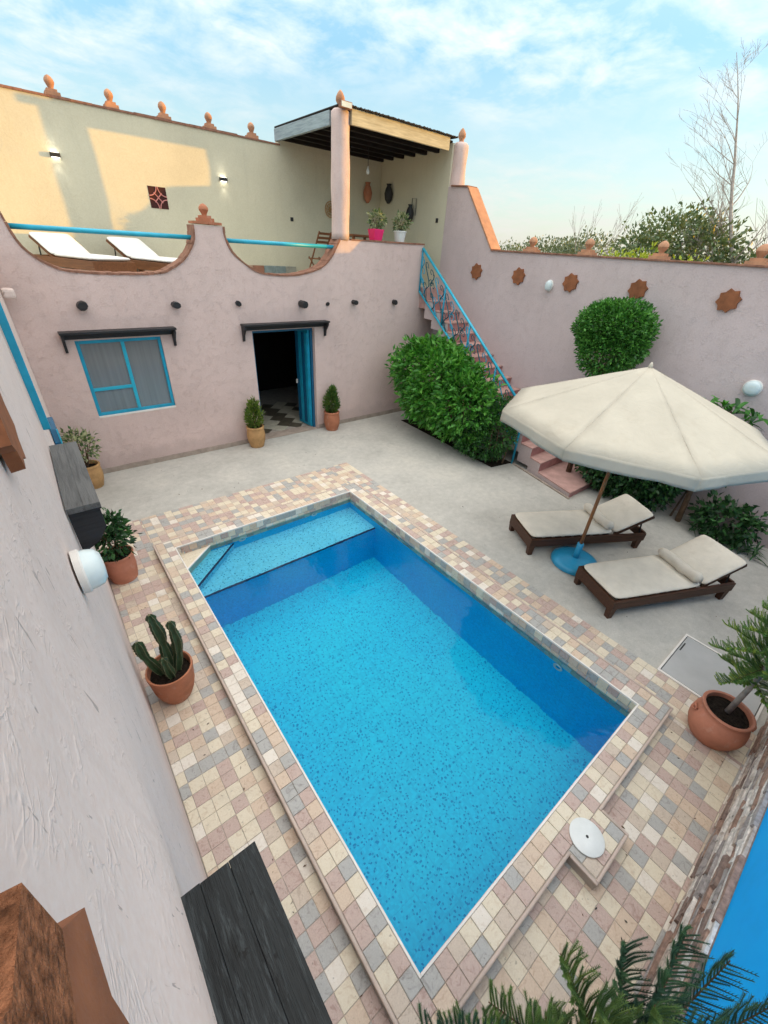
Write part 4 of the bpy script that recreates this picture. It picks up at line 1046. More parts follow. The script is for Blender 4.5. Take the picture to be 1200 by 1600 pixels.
# umbrella ------------------------------------------------------------------
UX, UY = -3.20, -6.785
U = thing('parasol', 'large cream canvas parasol with octagonal canopy and blue plastic base', 'parasol', (UX, UY, 0))
RIM_Z, APEX_Z, RU = 2.29, 2.93, 1.56
base_p = MB().lathe([(.30, .0), (.335, .015), (.34, .05), (.325, .085), (.26, .105), (.10, .115), (.055, .13)], seg=36).build('base', M_BLUEB, U, smooth=True)
shade_auto(base_p, 50)
MB().lathe([(.05, .12), (.046, .20), (.046, .38), (.030, .385)], seg=18).build('base_sleeve', M_BLUEB, base_p, smooth=True)
MB().tube([(0, 0, .13), (0, 0, 1.4), (0, 0, APEX_Z - .03)], .024, 12).build('pole', M_POLE, U, smooth=True)
A0 = R(92)
can_parent = None
for k in range(8):
    a, b = A0 + k * PI / 4, A0 + (k + 1) * PI / 4
    nr, ns = 8, 8; mb = MB(); g = []
    for i in range(nr + 1):
        row = []
        for j in range(ns + 1):
            t = i / nr; u = j / ns
            p = Vector((math.cos(a), math.sin(a))).lerp(Vector((math.cos(b), math.sin(b))), u) * RU * t
            sag = -(.002 * t * t + .003 * math.sin(PI * t)) * math.sin(PI * u)          # cloth sags between the ribs
            z = APEX_Z + (RIM_Z - APEX_Z) * t + sag + .006 * noise.noise(Vector((p.x * 4, p.y * 4, k)))
            row.append((p.x, p.y, z))
        g.append(row)
    vs = [p for row in g for p in row]; fs = [(i * (ns + 1) + j, (i + 1) * (ns + 1) + j, (i + 1) * (ns + 1) + j + 1, i * (ns + 1) + j + 1) for i in range(nr) for j in range(ns)]
    mb.add(vs, fs); o = mb.build('canopy_panel', M_CANVAS, U, smooth=True)
    so = o.modifiers.new('sol', 'SOLIDIFY'); so.thickness = .003
    # valance
    mb = MB(); vs = []; nv = 4
    for i in range(nv + 1):
        for j in range(ns + 1):
            x, y, z = g[nr][j]; w = i / nv; u = j / ns
            fl = 1 + (.006 * math.sin(u * 9 + k * 2) + .004 * math.sin(u * 21 + k)) * w - .004 * w
            vs.append((x * fl, y * fl, z - .145 * w - .006 * w * math.sin(u * 7 + k * 3)))
    fs = [(i * (ns + 1) + j, (i + 1) * (ns + 1) + j, (i + 1) * (ns + 1) + j + 1, i * (ns + 1) + j + 1) for i in range(nv) for j in range(ns)]
    mb.add(vs, fs); vo = mb.build('valance', M_CANVAS, o, smooth=True); so = vo.modifiers.new('sol', 'SOLIDIFY'); so.thickness = .003
    MB().tube([(.03 * math.cos(a), .03 * math.sin(a), APEX_Z - .07), ((RU - .02) * math.cos(a), (RU - .02) * math.sin(a), RIM_Z - .055)], .010, 6).build('rib', M_POLE, U)
    MB().tube([(.03 * math.cos(a), .03 * math.sin(a), 2.05), (.75 * math.cos(a), .75 * math.sin(a), (APEX_Z + RIM_Z) / 2 - .03)], .008, 6).build('strut', M_POLE, U)
MB().lathe([(.03, APEX_Z - .03), (.02, APEX_Z + .02), (.006, APEX_Z + .05)], seg=10).build('top_cap', M_CANVAS, U, smooth=True)

# skimmer lid, hatch ------------------------------------------------------------
lid = MB((-6.46, -8.745, .121)); lid.lathe([(.128, 0), (.130, .004), (.130, .012), (.124, .016), (.02, .017), (.004, .017)], (-6.46, -8.745, .123), 36)
LID = shade_auto(lid.build('skimmer_lid', M_WHITE), 40); tag(LID, 'round white skimmer lid with a small centre hole on the coping', 'lid')
MB((-6.46, -8.745, .121)).lathe([(.011, 0), (.011, .0012)], (-6.46, -8.745, .1405), 12).build('finger_hole', M_METAL, LID)
HT = thing('floor_hatch', 'large grey square hatch cover with white metal rim set in the floor', 'hatch', (-3.78, -8.86, 0))
HX0, HX1, HY0, HY1 = -4.215, -3.335, -9.31, -8.41; hoff = (-3.78, -8.86, 0)
MB(hoff).box((HX0 + .042, HY0 + .03, .004), (HX1 - .03, HY1 - .03, .026)).build('cover', M_HATCH, HT, bevel=.003)
for a, b in (((HX0, HY0, .001), (HX0 + .026, HY1, .034)), ((HX1 - .026, HY0, .001), (HX1, HY1, .034)), ((HX0 + .026, HY0, .001), (HX1 - .026, HY0 + .022, .034)), ((HX0 + .026, HY1 - .022, .001), (HX1 - .026, HY1, .034))):
    MB(hoff).box(a, b).build('rim', M_WTRIM, HT)
MB(hoff).box((HX0 + .018, HY0 + .018, .0015), (HX1 - .018, HY1 - .018, .004)).build('frame_gap', M_METAL, HT)
MB(hoff).box((HX1 - .35, HY1 - .06, .0265), (HX1 - .18, HY1 - .045, .029)).build('grip_slot', M_METAL, HT)

# wall lamps -----------------------------------------------------------------------
def bulkhead(label, loc, sgn, r_=.125, oval=1.0, depth=.09):
    t = thing('wall_lamp', label, 'wall lamp', loc, 0, 'round white bulkhead lamps on the walls')
    def dome(prof, name, mat, par):
        seg = 26; vs = []; fs = []
        for q, d in prof:
            for k in range(seg): a = 2 * PI * k / seg; vs.append((sgn * d, q * math.cos(a) * oval, q * math.sin(a)))
        for i in range(len(prof) - 1):
            for k in range(seg): j = (k + 1) % seg; fs.append((i * seg + k, i * seg + j, (i + 1) * seg + j, (i + 1) * seg + k))
        fs.append(tuple((len(prof) - 1) * seg + k for k in range(seg)))
        return shade_auto(MB().add(vs, fs).build(name, mat, par), 45)
    b = dome([(r_, 0), (r_ * 1.02, depth * .25), (r_ * .95, depth * .32)], 'housing', M_WTRIM, t)
    dome([(r_ * .93, depth * .31), (r_ * .92, depth * .5), (r_ * .84, depth * .82), (r_ * .6, depth), (.02, depth * 1.04)], 'diffuser', M_OPAL, t)
    return t
bulkhead('small white oval wall lamp between clay stars high on the mauve wall', (-.001, -3.25, 3.475), -1, .105, .8)
bulkhead('round white wall lamp above the leafy plant right of the parasol', (-.001, -7.24, 2.385), -1, .125)
bulkhead('big white bulkhead lamp close by on the left pale wall', (-8.846, -6.68, 2.53), 1, .105, 1.0, .105)

# sconces on the terrace wall, both lit -------------------------------------------------
for lb, x, z in (('lit black up-down wall light at the far left of the terrace wall', -7.41, 5.005), ('lit black up-down wall light right of the pierced vent on the terrace wall', -4.385, 5.01)):
    t = thing('wall_sconce', lb, 'wall light', (x, YB - .05, z), 0, 'up-down wall lights on the terrace')
    MB().box((-.075, -.045, -.032), (.075, .049, .032)).build('housing', M_METAL, t, bevel=.006)
    for s, e in ((1, .10), (-1, .22)):
        MB().box((-.06, -.03, .0325 if s > 0 else -.0345), (.06, .035, .0345 if s > 0 else -.0325)).build('led_strip', M_LED, t)
        ld = bpy.data.lights.new('sconce_spot', 'SPOT'); ld.energy = e; ld.spot_size = R(75); ld.spot_blend = .6; ld.color = (1, .95, .85); ld.shadow_soft_size = .02
        lo = bpy.data.objects.new('sconce_spot', ld); col.objects.link(lo); lo.parent = t; lo.location = (0, -.02, s * .045); lo.rotation_euler = (0 if s < 0 else PI, 0, 0)

# bare bulb
t = thing('hanging_bulb', 'bare white bulb hanging under the pavilion roof', 'light bulb', (-1.4, 1.3, 5.43))
MB().tube([(0, 0, .08), (0, 0, .42)], .006, 6).build('cord', M_METAL, t); MB().lathe([(.012, .10), (.018, .06), (.035, .02), (.04, -.01), (.03, -.04), (.008, -.055)], seg=14).build('bulb', M_WHITE, t, smooth=True)
# column floodlight
t = thing('floodlight', 'small brown floodlight clamped to the top of the pavilion column', 'floodlight', (-2.95, -.06, 6.07))
MB().box((-.13, -.05, -.03), (.13, .03, .075)).build('housing', M_CAP, t, bevel=.01); MB().box((-.11, -.056, -.015), (.11, -.051, .06)).build('lens', M_OPAL, t)
MB().tube([(0, .03, 0), (0, .10, -.01)], .012, 6).build('bracket', M_METAL, t)

# pavilion wall decorations
def vase(label, loc, mat, s):
    o = MB(loc).lathe([(.03 * s, -.20 * s), (.09 * s, -.12 * s), (.11 * s, 0), (.08 * s, .10 * s), (.045 * s, .16 * s), (.07 * s, .20 * s)], loc, 14).build('wall_vase', mat, smooth=True)
    return tag(o, label, 'vase')
vase('reddish clay vase hanging in the back corner of the pavilion', (-.50, YB - .10, 5.18), M_TERRA, 1.1)
vase('dark vase hanging on the pavilion side wall near the corner', (-.10, 2.12, 5.18), M_METAL, 1.05)
vase('dark vase below a wire hoop on the pavilion side wall', (-.10, 1.20, 4.74), M_METAL, .95)
hp = MB((-.03, 1.2, 4.74)).tube([(-.03, 1.06, 4.70), (-.03, 1.06, 5.05), (-.03, 1.22, 5.06), (-.03, 1.22, 4.70)], .008, 6).build('wire_hoop', M_METAL); tag(hp, 'thin wire hoop on the pavilion side wall above a dark vase', 'hoop')
fan = thing('wall_basket', 'round pale woven wall basket half hidden by the pavilion column', 'basket', (-1.62, YB - .03, 4.72))
for r_ in (.17, .12, .06):
    MB().tube([(r_ * math.cos(a * PI / 12), 0, r_ * math.sin(a * PI / 12)) for a in range(25)], .010, 6).build('hoop', M_CLAYTAN, fan)
for k in range(6): a = k * PI / 6; MB().tube([(.17 * math.cos(a), -.004, .17 * math.sin(a)), (-.17 * math.cos(a), -.004, -.17 * math.sin(a))], .006, 5).build('spoke', M_CLAYTAN, fan)

# folding chairs and a table on the terrace
def chair(label, loc, rz):
    t = thing('folding_chair', label, 'chair', loc, rz, 'wooden folding chairs on the terrace')
    for s in (-1, 1):
        MB().tube([(s * .20, -.26, 0), (s * .20, .22, 1.02)], .018, 6).build('leg', M_WOODB, t); MB().tube([(s * .17, .28, 0), (s * .17, -.18, .50)], .016, 6).build('leg', M_WOODB, t)
    MB().box((-.19, -.18, .455), (.19, .16, .48)).build('seat', M_WOODB, t, bevel=.004)
    for k in range(4): z = .70 + k * .085; y = -.26 + .48 * z / 1.02; MB().box((-.19, y - .012, z), (.19, y + .008, z + .05)).build('back_slat', M_WOODB, t, bevel=.004)
chair('brown wooden folding chair standing left of the pavilion column', (-2.62, 1.55, TZ), R(195)); chair('brown wooden folding chair mostly hidden behind the pavilion column', (-2.05, 1.75, TZ), R(175))
t = thing('terrace_table', 'dark low table edge showing behind the plant pots on the parapet', 'table', (-1.75, 1.1, TZ))
MB().box((-.42, -.35, .97), (.42, .35, 1.01)).build('top', M_WOODB, t, bevel=.005)
for sx_ in (-1, 1):
    for sy_ in (-1, 1): MB().box((sx_ * .38 - .025, sy_ * .30 - .025, 0), (sx_ * .38 + .025, sy_ * .30 + .025, .97)).build('leg', M_WOODB, t)

# ================================================================== plants
def pot(t, prof, mat, soil_r, soil_z, seg=28, wob=.004, rim=None, smooth_ang=50):
    o = shade_auto(MB().lathe(prof, seg=seg, wob=wob, cap=False).build('pot', mat, t), smooth_ang)
    s = MB(); vs = [(0, 0, soil_z + .012)]; n = 20
    for k in range(n): a = 2 * PI * k / n; vs.append((soil_r * math.cos(a), soil_r * math.sin(a), soil_z + random.uniform(-.008, .008)))
    s.add(vs, [(0, 1 + k, 1 + (k + 1) % n) for k in range(n)]).build('soil', M_SOIL, t, smooth=True)
    return o
def cyl_prof(r0, r1, h, rim=.02, belly=0.0, th=.018):
    p = [(0.001, .0), (r0, .0)]
    for i in range(1, 9): u = i / 9; p.append((r0 + (r1 - r0) * u + belly * math.sin(PI * u), (h - .05) * u))
    p += [(r1, h - .05), (r1 + rim, h - .045), (r1 + rim + .004, h - .012), (r1 + rim - .004, h), (r1 - th + .004, h), (r1 - th, h - .02), (r1 - th - .004, h - .10)]
    return p
# two thuja pots by the door
for lb, loc, mt, lm, hh in (('ridged tan clay pot with a yellow-green dwarf conifer left of the doorway', (-5.42, -.235, 0), M_CLAYTAN, L_THU, .60), ('orange clay pot with a darker dwarf conifer right of the doorway', (-3.42, -.215, 0), M_TERRA, [L_THU[1], L_THU[0], L_DARK[1]], .64)):
    t = thing('potted_conifer', lb, 'potted plant', loc, 0, 'potted conifers beside the door')
    prof = cyl_prof(.145, .175, .47, .012, .035)
    if mt is M_CLAYTAN: prof = [(r_ * (1 + .015 * math.sin(z * 120)) if r_ > .1 and z < .4 else r_, z) for r_, z in prof]
    pot(t, prof, mt, .155, .41)
    MB().tube([(0, 0, .40), (.01, 0, .80)], [.018, .010], 6).build('stem', M_BARKB, t)
    P, D = cloud([((0, 0, .66), (.17, .17, .26)), ((.02, 0, .86), (.11, .11, .20))], 1500, .45, 1.06, .25, 3)
    D[:, 2] += 1.1
    leaves('foliage', t, P, D, .075, lm, .35, .2)
# variegated plant in the far left corner
t = thing('potted_shrub', 'tan clay pot with a loose variegated shrub in the far left corner', 'potted plant', (-8.60, -.45, 0))
pot(t, cyl_prof(.13, .17, .44, .012, .03), M_CLAYTAN, .15, .38)
for k in range(7):
    a = k * .9; MB().tube([(0, 0, .37), (.06 * math.cos(a), .06 * math.sin(a), .62), (.17 * math.cos(a), .17 * math.sin(a), .86 + .05 * math.sin(k))], [.010, .008, .004], 5).build('stem', M_BARKB, t)
P, D = cloud([((0, 0, .78), (.28, .28, .24)), ((-.05, .05, .92), (.18, .18, .14))], 420, .3, 1.05, .3); leaves('foliage', t, P, D, .075, L_VAR, .55, .3)
# dark leafy plant in terracotta pot
t = thing('potted_shrub', 'smooth terracotta pot with a dark glossy shrub beside the pool edge', 'potted plant', (-8.67, -3.40, 0))
pot(t, [(.001, 0), (.15, 0), (.155, .02), (.17, .10), (.178, .20), (.182, .22), (.178, .24), (.178, .32), (.19, .40), (.195, .41), (.190, .42), (.172, .415), (.165, .36), (.16, .30)], M_TERRAP, .162, .36)
for k in range(6):
    a = k * 1.05; MB().tube([(0, 0, .35), (.05 * math.cos(a), .05 * math.sin(a), .55), (.13 * math.cos(a), .13 * math.sin(a), .78)], [.011, .009, .005], 5).build('stem', M_BARKB, t)
P, D = cloud([((0, .0, .62), (.24, .24, .24)), ((.05, .02, .82), (.15, .15, .18)), ((-.04, .10, .74), (.16, .16, .18))], 700, .35, 1.06, .3); leaves('foliage', t, P, D, .085, L_DARK, .5, .3, droop=.25)

# cactus ------------------------------------------------------------------------------
t = thing('potted_cactus', 'terracotta pot with upright dark candelabra cactus on the tiled paving', 'cactus', (-8.60, -5.56, 0))
pot(t, [(.001, 0), (.125, 0), (.13, .015), (.165, .10), (.185, .19), (.188, .22), (.184, .235), (.192, .27), (.200, .36), (.207, .40), (.205, .42), (.190, .42), (.182, .40), (.176, .33)], M_TERRA, .178, .345)
def cactus_stem(pts, r_):
    """five-ribbed stem that swells and pinches along its length, pale wavy rib edges"""
    V = []; F = []; MI = []
    P_ = [Vector(p) for p in pts]; n = 40; seg = 20
    d = [0.0]
    for a, b in zip(P_, P_[1:]): d.append(d[-1] + (b - a).length)
    def at(s):
        for i in range(len(P_) - 1):
            if s <= d[i + 1] + 1e-9: return P_[i].lerp(P_[i + 1], (s - d[i]) / (d[i + 1] - d[i]))
        return P_[-1]
    ph = random.uniform(0, 3)
    for i in range(n + 1):
        u = i / n; c = at(d[-1] * u); sw = abs(math.sin(u * d[-1] * 11 + ph)) ** .6
        rr = r_ * (.66 + .46 * sw) * (1 if u < .93 else max(.3, 1 - (u - .93) * 9)) * (.8 + .2 * min(1, u * 6))
        for k in range(seg):
            a = 2 * PI * k / seg + .3; m_ = k % 4
            rib = (1.12 + .07 * math.sin(i * 2.4), .78, .58, .78)[m_]
            V.append(c + Vector((math.cos(a), math.sin(a), 0)) * rr * rib)
    for i in range(n):
        for k in range(seg): j = (k + 1) % seg; F.append((i * seg + k, i * seg + j, (i + 1) * seg + j, (i + 1) * seg + k)); MI.append(0)
    F.append(tuple(n * seg + k for k in range(seg))); MI.append(1)
    mb = MB(); mb.add(V, F); mb.m = MI; o = mb.build('stem', [M_CACT, M_CACTE], t, smooth=False); shade_auto(o, 50)
    th = MB()
    for q in range(5):
        th.tube([Vector(V[i * seg + q * 4]) for i in range(0, n, 1)], .0028, 4, cap=False)
        for i in range(2, n - 1, 3):
            c = Vector(V[i * seg + q * 4]); out = (c - at(d[-1] * i / n)).normalized()
            th.tube([c - out * .003, c + out * .012 + Vector((0, 0, .004))], [.0022, .0004], 4, cap=False)
    o2 = th.build('spines', M_CACTE, o, flip=False); o2['kind'] = 'stuff'
cactus_stem([(.02, .02, .34), (.02, .05, .60), (.02, .07, .80), (-.01, .08, 1.06)], .042)
cactus_stem([(-.06, .02, .34), (-.11, .03, .50), (-.16, .04, .68), (-.17, .05, .84)], .038)
cactus_stem([(.06, -.01, .34), (.10, 0, .50), (.13, .01, .70), (.12, .02, .95)], .037)
cactus_stem([(0, -.06, .34), (-.02, -.07, .48), (-.03, -.07, .64)], .036)
cactus_stem([(.09, .07, .34), (.12, .10, .46), (.13, .11, .58)], .045)

# fronds of a norfolk pine ------------------------------------------------------------
def pine_frond(name, parent, base, d, length, mats, nlet=26, letlen=.16, up=(0, 0, 1), off=(0, 0, 0), curl=.25, needle=.011, tip=None):
    base = Vector(base); d = Vector(d).normalized(); up = Vector(up); side = d.cross(up).normalized(); upn = side.cross(d).normalized()
    mb = MB(off); stem = []
    for i in range(9): u = i / 8; stem.append(base + d * length * u + upn * length * (.10 * u - curl * .35 * u * u))
    mb.tube(stem, [.0065 * (1 - .75 * i / 8) * (length / .5) ** .5 for i in range(9)], 5, mi=3)
    V = []; F = []; MI = []
    for k in range(nlet):
        u = .10 + .90 * k / nlet; i = min(7, int(u * 8)); c = stem[i].lerp(stem[i + 1], u * 8 - i)
        for s in (-1, 1):
            L_ = letlen * (1 - .62 * u) * random.uniform(.55, 1.2) * (.6 + .4 * min(1, u * 5)); n = max(5, int(L_ / .0048))
            ld = (side * s * random.uniform(.75, .95) + d * (.55 + .35 * u) + upn * random.uniform(.05, .35)).normalized()
            cu = random.uniform(.15, .95); mi = random.choices((0, 1, 2), (.5, .3, .2))[0]
            pts = [c + ld * L_ * (j / n) + (upn * cu + d * .25) * L_ * (j / n) ** 2 for j in range(n + 1)]
            mb.tube([pts[0], pts[n // 2], pts[-1]], [.0022, .0018, .0008], 4, mi=mi, cap=False)
            for j in range(n):
                t_ = (pts[j + 1] - pts[j]).normalized(); q = t_.cross(upn).normalized(); w = q.cross(t_)
                for m_ in range(5):
                    a = 2 * PI * m_ / 5 + j * 1.3; o_ = q * math.cos(a) + w * math.sin(a)
                    tipv = pts[j] + (o_ * .72 + t_ * .75) * needle * random.uniform(.8, 1.15); wd = t_.cross(o_) * needle * .13
                    b = len(V); V += [pts[j] + wd, pts[j] - wd, tipv]; F.append((b, b + 1, b + 2)); MI.append(mi)
    n0 = len(mb.v); mb.v += [tuple(v) for v in V]; mb.f += [tuple(i + n0 for i in f) for f in F]; mb.m += MI
    o = mb.build(name, list(mats) + [M_BARKB], parent, flip=False)
    return o
# foreground tree: its crown reaches up below the camera
FT = (-7.98, -9.08, 0)
t = thing('norfolk_pine', 'bushy young pine tree whose needled branches rise into the bottom foreground', 'tree', FT)
MB(FT).tube([(FT[0], FT[1], 0), (FT[0] + .02, FT[1], .9), (FT[0] - .02, FT[1] + .01, 1.6), (FT[0] - .01, FT[1] + .01, 1.95)], [.05, .04, .022, .006], 8).build('trunk', M_BARKB, t, smooth=True)
FRONDS = [((-8.00, -8.80, 2.13), 1.80, 0), ((-7.81, -8.91, 2.10), 1.78, 1), ((-7.68, -9.00, 2.19), 1.86, 1), ((-7.60, -9.23, 2.10), 1.85, 1), ((-8.20, -8.74, 1.98), 1.72, 0), ((-8.34, -8.68, 1.98), 1.76, 0), ((-8.40, -8.64, 2.02), 1.66, 1),
          ((-8.02, -8.91, 2.18), 1.92, 0), ((-7.53, -9.15, 2.0), 1.70, 1), ((-8.17, -8.83, 2.08), 1.85, 0), ((-7.93, -8.99, 2.25), 1.95, 0), ((-8.10, -8.85, 2.0), 1.6, 0)]
for tip, bz, mt in FRONDS:
    b_ = Vector((FT[0], FT[1], bz)); d_ = Vector(tip) - b_
    pine_frond('branch', t, b_, d_, d_.length * 1.04, (L_PINE, L_PINED)[mt], 34, .135, up=(0.05, -.35, 1), off=FT, needle=.012, curl=.15)

# potted pine on the right
PP = (-4.58, -9.05, 0)
t = thing('potted_pine', 'big round terracotta pot with a young feathery pine by the floor hatch', 'potted plant', PP)
pot(t, [(r_ * .90, z_ * .94) for r_, z_ in [(.001, 0), (.17, 0), (.185, .01), (.225, .08), (.255, .16), (.262, .22), (.252, .30), (.228, .37), (.218, .40), (.232, .425), (.236, .44), (.226, .45), (.205, .445), (.195, .41), (.20, .36)]], M_TERRAP, .177, .372)
for s in (0, 1):
    a = R(115) + s * PI; c = (.222 * math.cos(a), .222 * math.sin(a)); px_, py_ = -math.sin(a), math.cos(a)
    MB().tube([(c[0] + px_ * .035 * math.cos(k * PI / 6) + math.cos(a) * .02 * abs(math.sin(k * PI / 6)), c[1] + py_ * .035 * math.cos(k * PI / 6) + math.sin(a) * .02 * abs(math.sin(k * PI / 6)), .312 + .028 * math.sin(k * PI / 6)) for k in range(13)], .009, 6).build('lug_handle', M_TERRAP, t, smooth=True)
trk = [(0.01, 0, .38), (.02, -.01, .80), (.03, 0, 1.30), (.02, .01, 1.75), (.02, 0, 1.95)]
MB().tube(trk, [.026, .021, .016, .010, .004], 8).build('trunk', M_BARK, t, smooth=True)
for lv, (z, n_, L_, tilt, mt) in enumerate(((.84, 5, .36, .0, L_PINEL), (1.0, 6, .46, .08, L_PINEL), (1.16, 7, .44, .15, L_PINEL), (1.34, 7, .40, .22, L_PINEL), (1.52, 6, .36, .3, L_PINEL), (1.70, 6, .30, .45, L_YEL))):
    for k in range(n_):
        a = 2 * PI * k / n_ + lv * .7
        pine_frond('branch', t, (.025, 0, z), (math.cos(a), math.sin(a), tilt), L_ * random.uniform(.72, .98), mt, 22, .14, needle=.016, curl=.6)

# plants on the parapet
for lb, x, mt, dark in (('pink plastic pot with a pale leafy plant on the parapet', -1.975, M_PINKPOT, 0), ('white plastic pot with a pale leafy plant on the parapet', -1.27, M_WHITE, 1)):
    t = thing('parapet_plant', lb, 'potted plant', (x, .15, 4.072 if dark else 4.066), 0, 'potted plants on the terrace parapet')
    if not dark:                                     # squarish pink pot
        mb = MB(); a, b = .10, .135
        mb.hexa([(-a, -a, 0), (a, -a, 0), (a, a, 0), (-a, a, 0), (-b, -b, .22), (b, -b, .22), (b, b, .22), (-b, b, .22)]); mb.build('pot', mt, t, bevel=.012)
    else: MB().lathe([(.001, 0), (.105, 0), (.145, .20), (.158, .205), (.158, .225), (.14, .225)], seg=20, cap=False).build('pot', mt, t)
    MB().lathe([(.001, .228), (.12, .226)], seg=12, cap=False).build('soil', M_SOIL, t)
    for k in range(6): a = k * 1.05; MB().tube([(0, 0, .2), (.04 * math.cos(a), .04 * math.sin(a), .33), (.11 * math.cos(a), .11 * math.sin(a), .43)], [.008, .006, .003], 5).build('stem', M_BARKB, t)
    P, D = cloud([((.03, 0, .40), (.20, .16, .15))], 260, .5, 1.08, .35); leaves('foliage', t, P, D, .075, [L_VAR[0], L_VAR[1], L_VAR[2]], .5, .3)

# big leafy shrub by the stairs ------------------------------------------------------
t = thing('leafy_shrub', 'large bright green leafy shrub spilling beside the staircase', 'shrub', (-1.55, -1.9, 0)); o_ = (-1.55, -1.9, 0)
for k in range(7):
    a = k * .9; MB(o_).tube([(-1.35, -1.2 - .33 * k, 0), (-1.45 + .1 * math.cos(a), -1.2 - .33 * k, .6), (-1.55 + .3 * math.cos(a), -1.15 - .33 * k, 1.2)], [.03, .022, .012], 6).build('stem', M_BARKB, t)
P, D = cloud([((-1.42, -1.22, 1.48), (.66, .78, .66)), ((-1.48, -2.05, 1.38), (.68, .85, .72)), ((-1.55, -2.8, 1.02), (.66, .80, .74)), ((-1.58, -1.95, .92), (.64, .9, .55)), ((-1.32, -1.55, 1.82), (.52, .75, .42))], 9500, .68, 1.10, .32, 3.0)
D[:, 2] += .25
leaves('foliage', t, P, D, .15, L_BUSH, .40, .35, o_, jitter=.6, droop=.5)
t = thing('dark_shrub', 'dark small-leaved shrub at the foot of the stair railing', 'shrub', (-1.45, -3.75, 0)); o_ = (-1.45, -3.75, 0)
for k in range(4): MB(o_).tube([(-1.40 + .05 * k, -3.6 - .1 * k, 0), (-1.42 + .06 * k, -3.6 - .12 * k, .5), (-1.45 + .05 * k, -3.6 - .13 * k, .9)], [.022, .016, .008], 6).build('stem', M_BARKB, t)
P, D = cloud([((-1.45, -3.62, .72), (.45, .55, .60)), ((-1.55, -3.35, .45), (.48, .60, .40)), ((-1.35, -3.7, 1.05), (.32, .42, .40))], 4200, .72, 1.05, .2, 2.5); leaves('foliage', t, P, D, .07, L_DARK + [L_BUSH[1]], .5, .35, o_, jitter=.5)
MB().hexa([(-1.62, -3.9, .002), (-1.02, -4.0, .002), (-1.02, -.7, .002), (-1.45, -.62, .002), (-1.62, -3.9, .012), (-1.02, -4.0, .012), (-1.02, -.7, .012), (-1.45, -.62, .012)]).build('planting_bed', M_SOIL, kind='structure')

# topiary by the wall
t = thing('topiary_tree', 'clipped round topiary tree in front of the mauve wall behind the parasol', 'tree', (-.55, -5.05, 0)); o_ = (-.55, -5.05, 0)
MB(o_).tube([(-.55, -5.1, 0), (-.57, -5.08, 1.1), (-.53, -5.05, 2.3)], [.06, .05, .04], 8).build('trunk', M_BARKB, t, smooth=True)
for k in range(6): a = k * 1.05; MB(o_).tube([(-.54, -5.06, 2.0), (-.54 + .25 * math.cos(a), -5.05 + .25 * math.sin(a), 2.4), (-.54 + .4 * math.cos(a), -5.05 + .4 * math.sin(a), 2.8)], [.025, .02, .008], 5).build('limb', M_BARKB, t)
P, D = cloud([((-.55, -5.00, 2.95), (.50, .62, .45)), ((-.55, -5.06, 2.62), (.50, .50, .52)), ((-.54, -5.22, 2.98), (.50, .50, .44)), ((-.54, -4.88, 2.92), (.50, .44, .44)), ((-.54, -5.30, 2.72), (.46, .40, .42))], 14000, .62, 1.04, .10, 3); leaves('crown', t, P, D, .068, L_TOP, .5, .35, o_, jitter=.5)
t = thing('wall_creeper', 'dark leafy creeper sprawling under the parasol against the mauve wall', 'shrub', (-.35, -6.0, 0)); o_ = (-.35, -6.0, 0)
for k in range(6): MB(o_).tube([(-.3, -5.6 - .3 * k, 0), (-.25, -5.65 - .3 * k, .7), (-.35, -5.6 - .32 * k, 1.4)], [.02, .014, .006], 5).build('stem', M_BARKB, t)
P, D = cloud([((-.38, -5.75, .8), (.34, .7, .75)), ((-.38, -6.5, .65), (.34, .6, .6)), ((-.35, -7.2, 1.1), (.30, .40, .35)), ((-.55, -6.2, .6), (.40, .9, .6)), ((-.40, -7.9, .35), (.35, .5, .35)), ((-.25, -6.6, 1.3), (.22, .8, .5))], 8000, .45, 1.08, .35); leaves('foliage', t, P, D, .11, L_DARK, .55, .35, o_, jitter=.6, droop=.3)
# palm-like plant right of the parasol, long leaves as parts
t = thing('broadleaf_plant', 'tall plant with long drooping green leaves below the round wall lamp', 'plant', (-.40, -7.25, 0)); o_ = (-.40, -7.25, 0)
MB(o_).tube([(-.38, -7.25, 0), (-.42, -7.2, 1.0), (-.40, -7.2, 2.05)], [.05, .04, .03], 7).build('stem', M_BARKB, t)
def long_leaf(base, az, el, L_, w, mat, parent, off, droop=.5, name='leaf'):
    base = Vector(base); V = []; n = 7
    d = Vector((math.cos(az) * math.cos(el), math.sin(az) * math.cos(el), math.sin(el))); s = Vector((-math.sin(az), math.cos(az), 0))
    for i in range(n + 1):
        u = i / n; c = base + d * L_ * u + Vector((0, 0, -droop * L_ * u * u)); ww = w * math.sin(PI * min(1, u * .92 + .08)) ** .7
        V += [c - s * ww + Vector((0, 0, ww * .35)), c, c + s * ww + Vector((0, 0, ww * .35))]
    F = []
    for i in range(n): a = i * 3; F += [(a, a + 1, a + 4, a + 3), (a + 1, a + 2, a + 5, a + 4)]
    MB(off).add(V, F).build(name, mat, parent, smooth=True, flip=False)
for k in range(64):
    b_ = (-.40 + random.uniform(-.05, .05), -7.2 + random.uniform(-.38, .38), random.uniform(1.70, 2.10))
    long_leaf(b_, random.uniform(0, 2 * PI), random.uniform(.2, 1.2), random.uniform(.30, .50), .038, random.choice(L_BUSH[:2] + L_DARK[:2]), t, o_)
t = thing('agapanthus_clump', 'low clump of dark strap leaves behind the nearer lounger', 'plant', (-.55, -8.05, 0)); o_ = (-.55, -8.05, 0)
for k in range(60):
    long_leaf((-.55 + random.uniform(-.22, .22), -8.05 + random.uniform(-.4, .4), .01), random.uniform(0, 2 * PI), random.uniform(.5, 1.3), random.uniform(.35, .6), .014, random.choice(L_DARK), t, o_, .55)

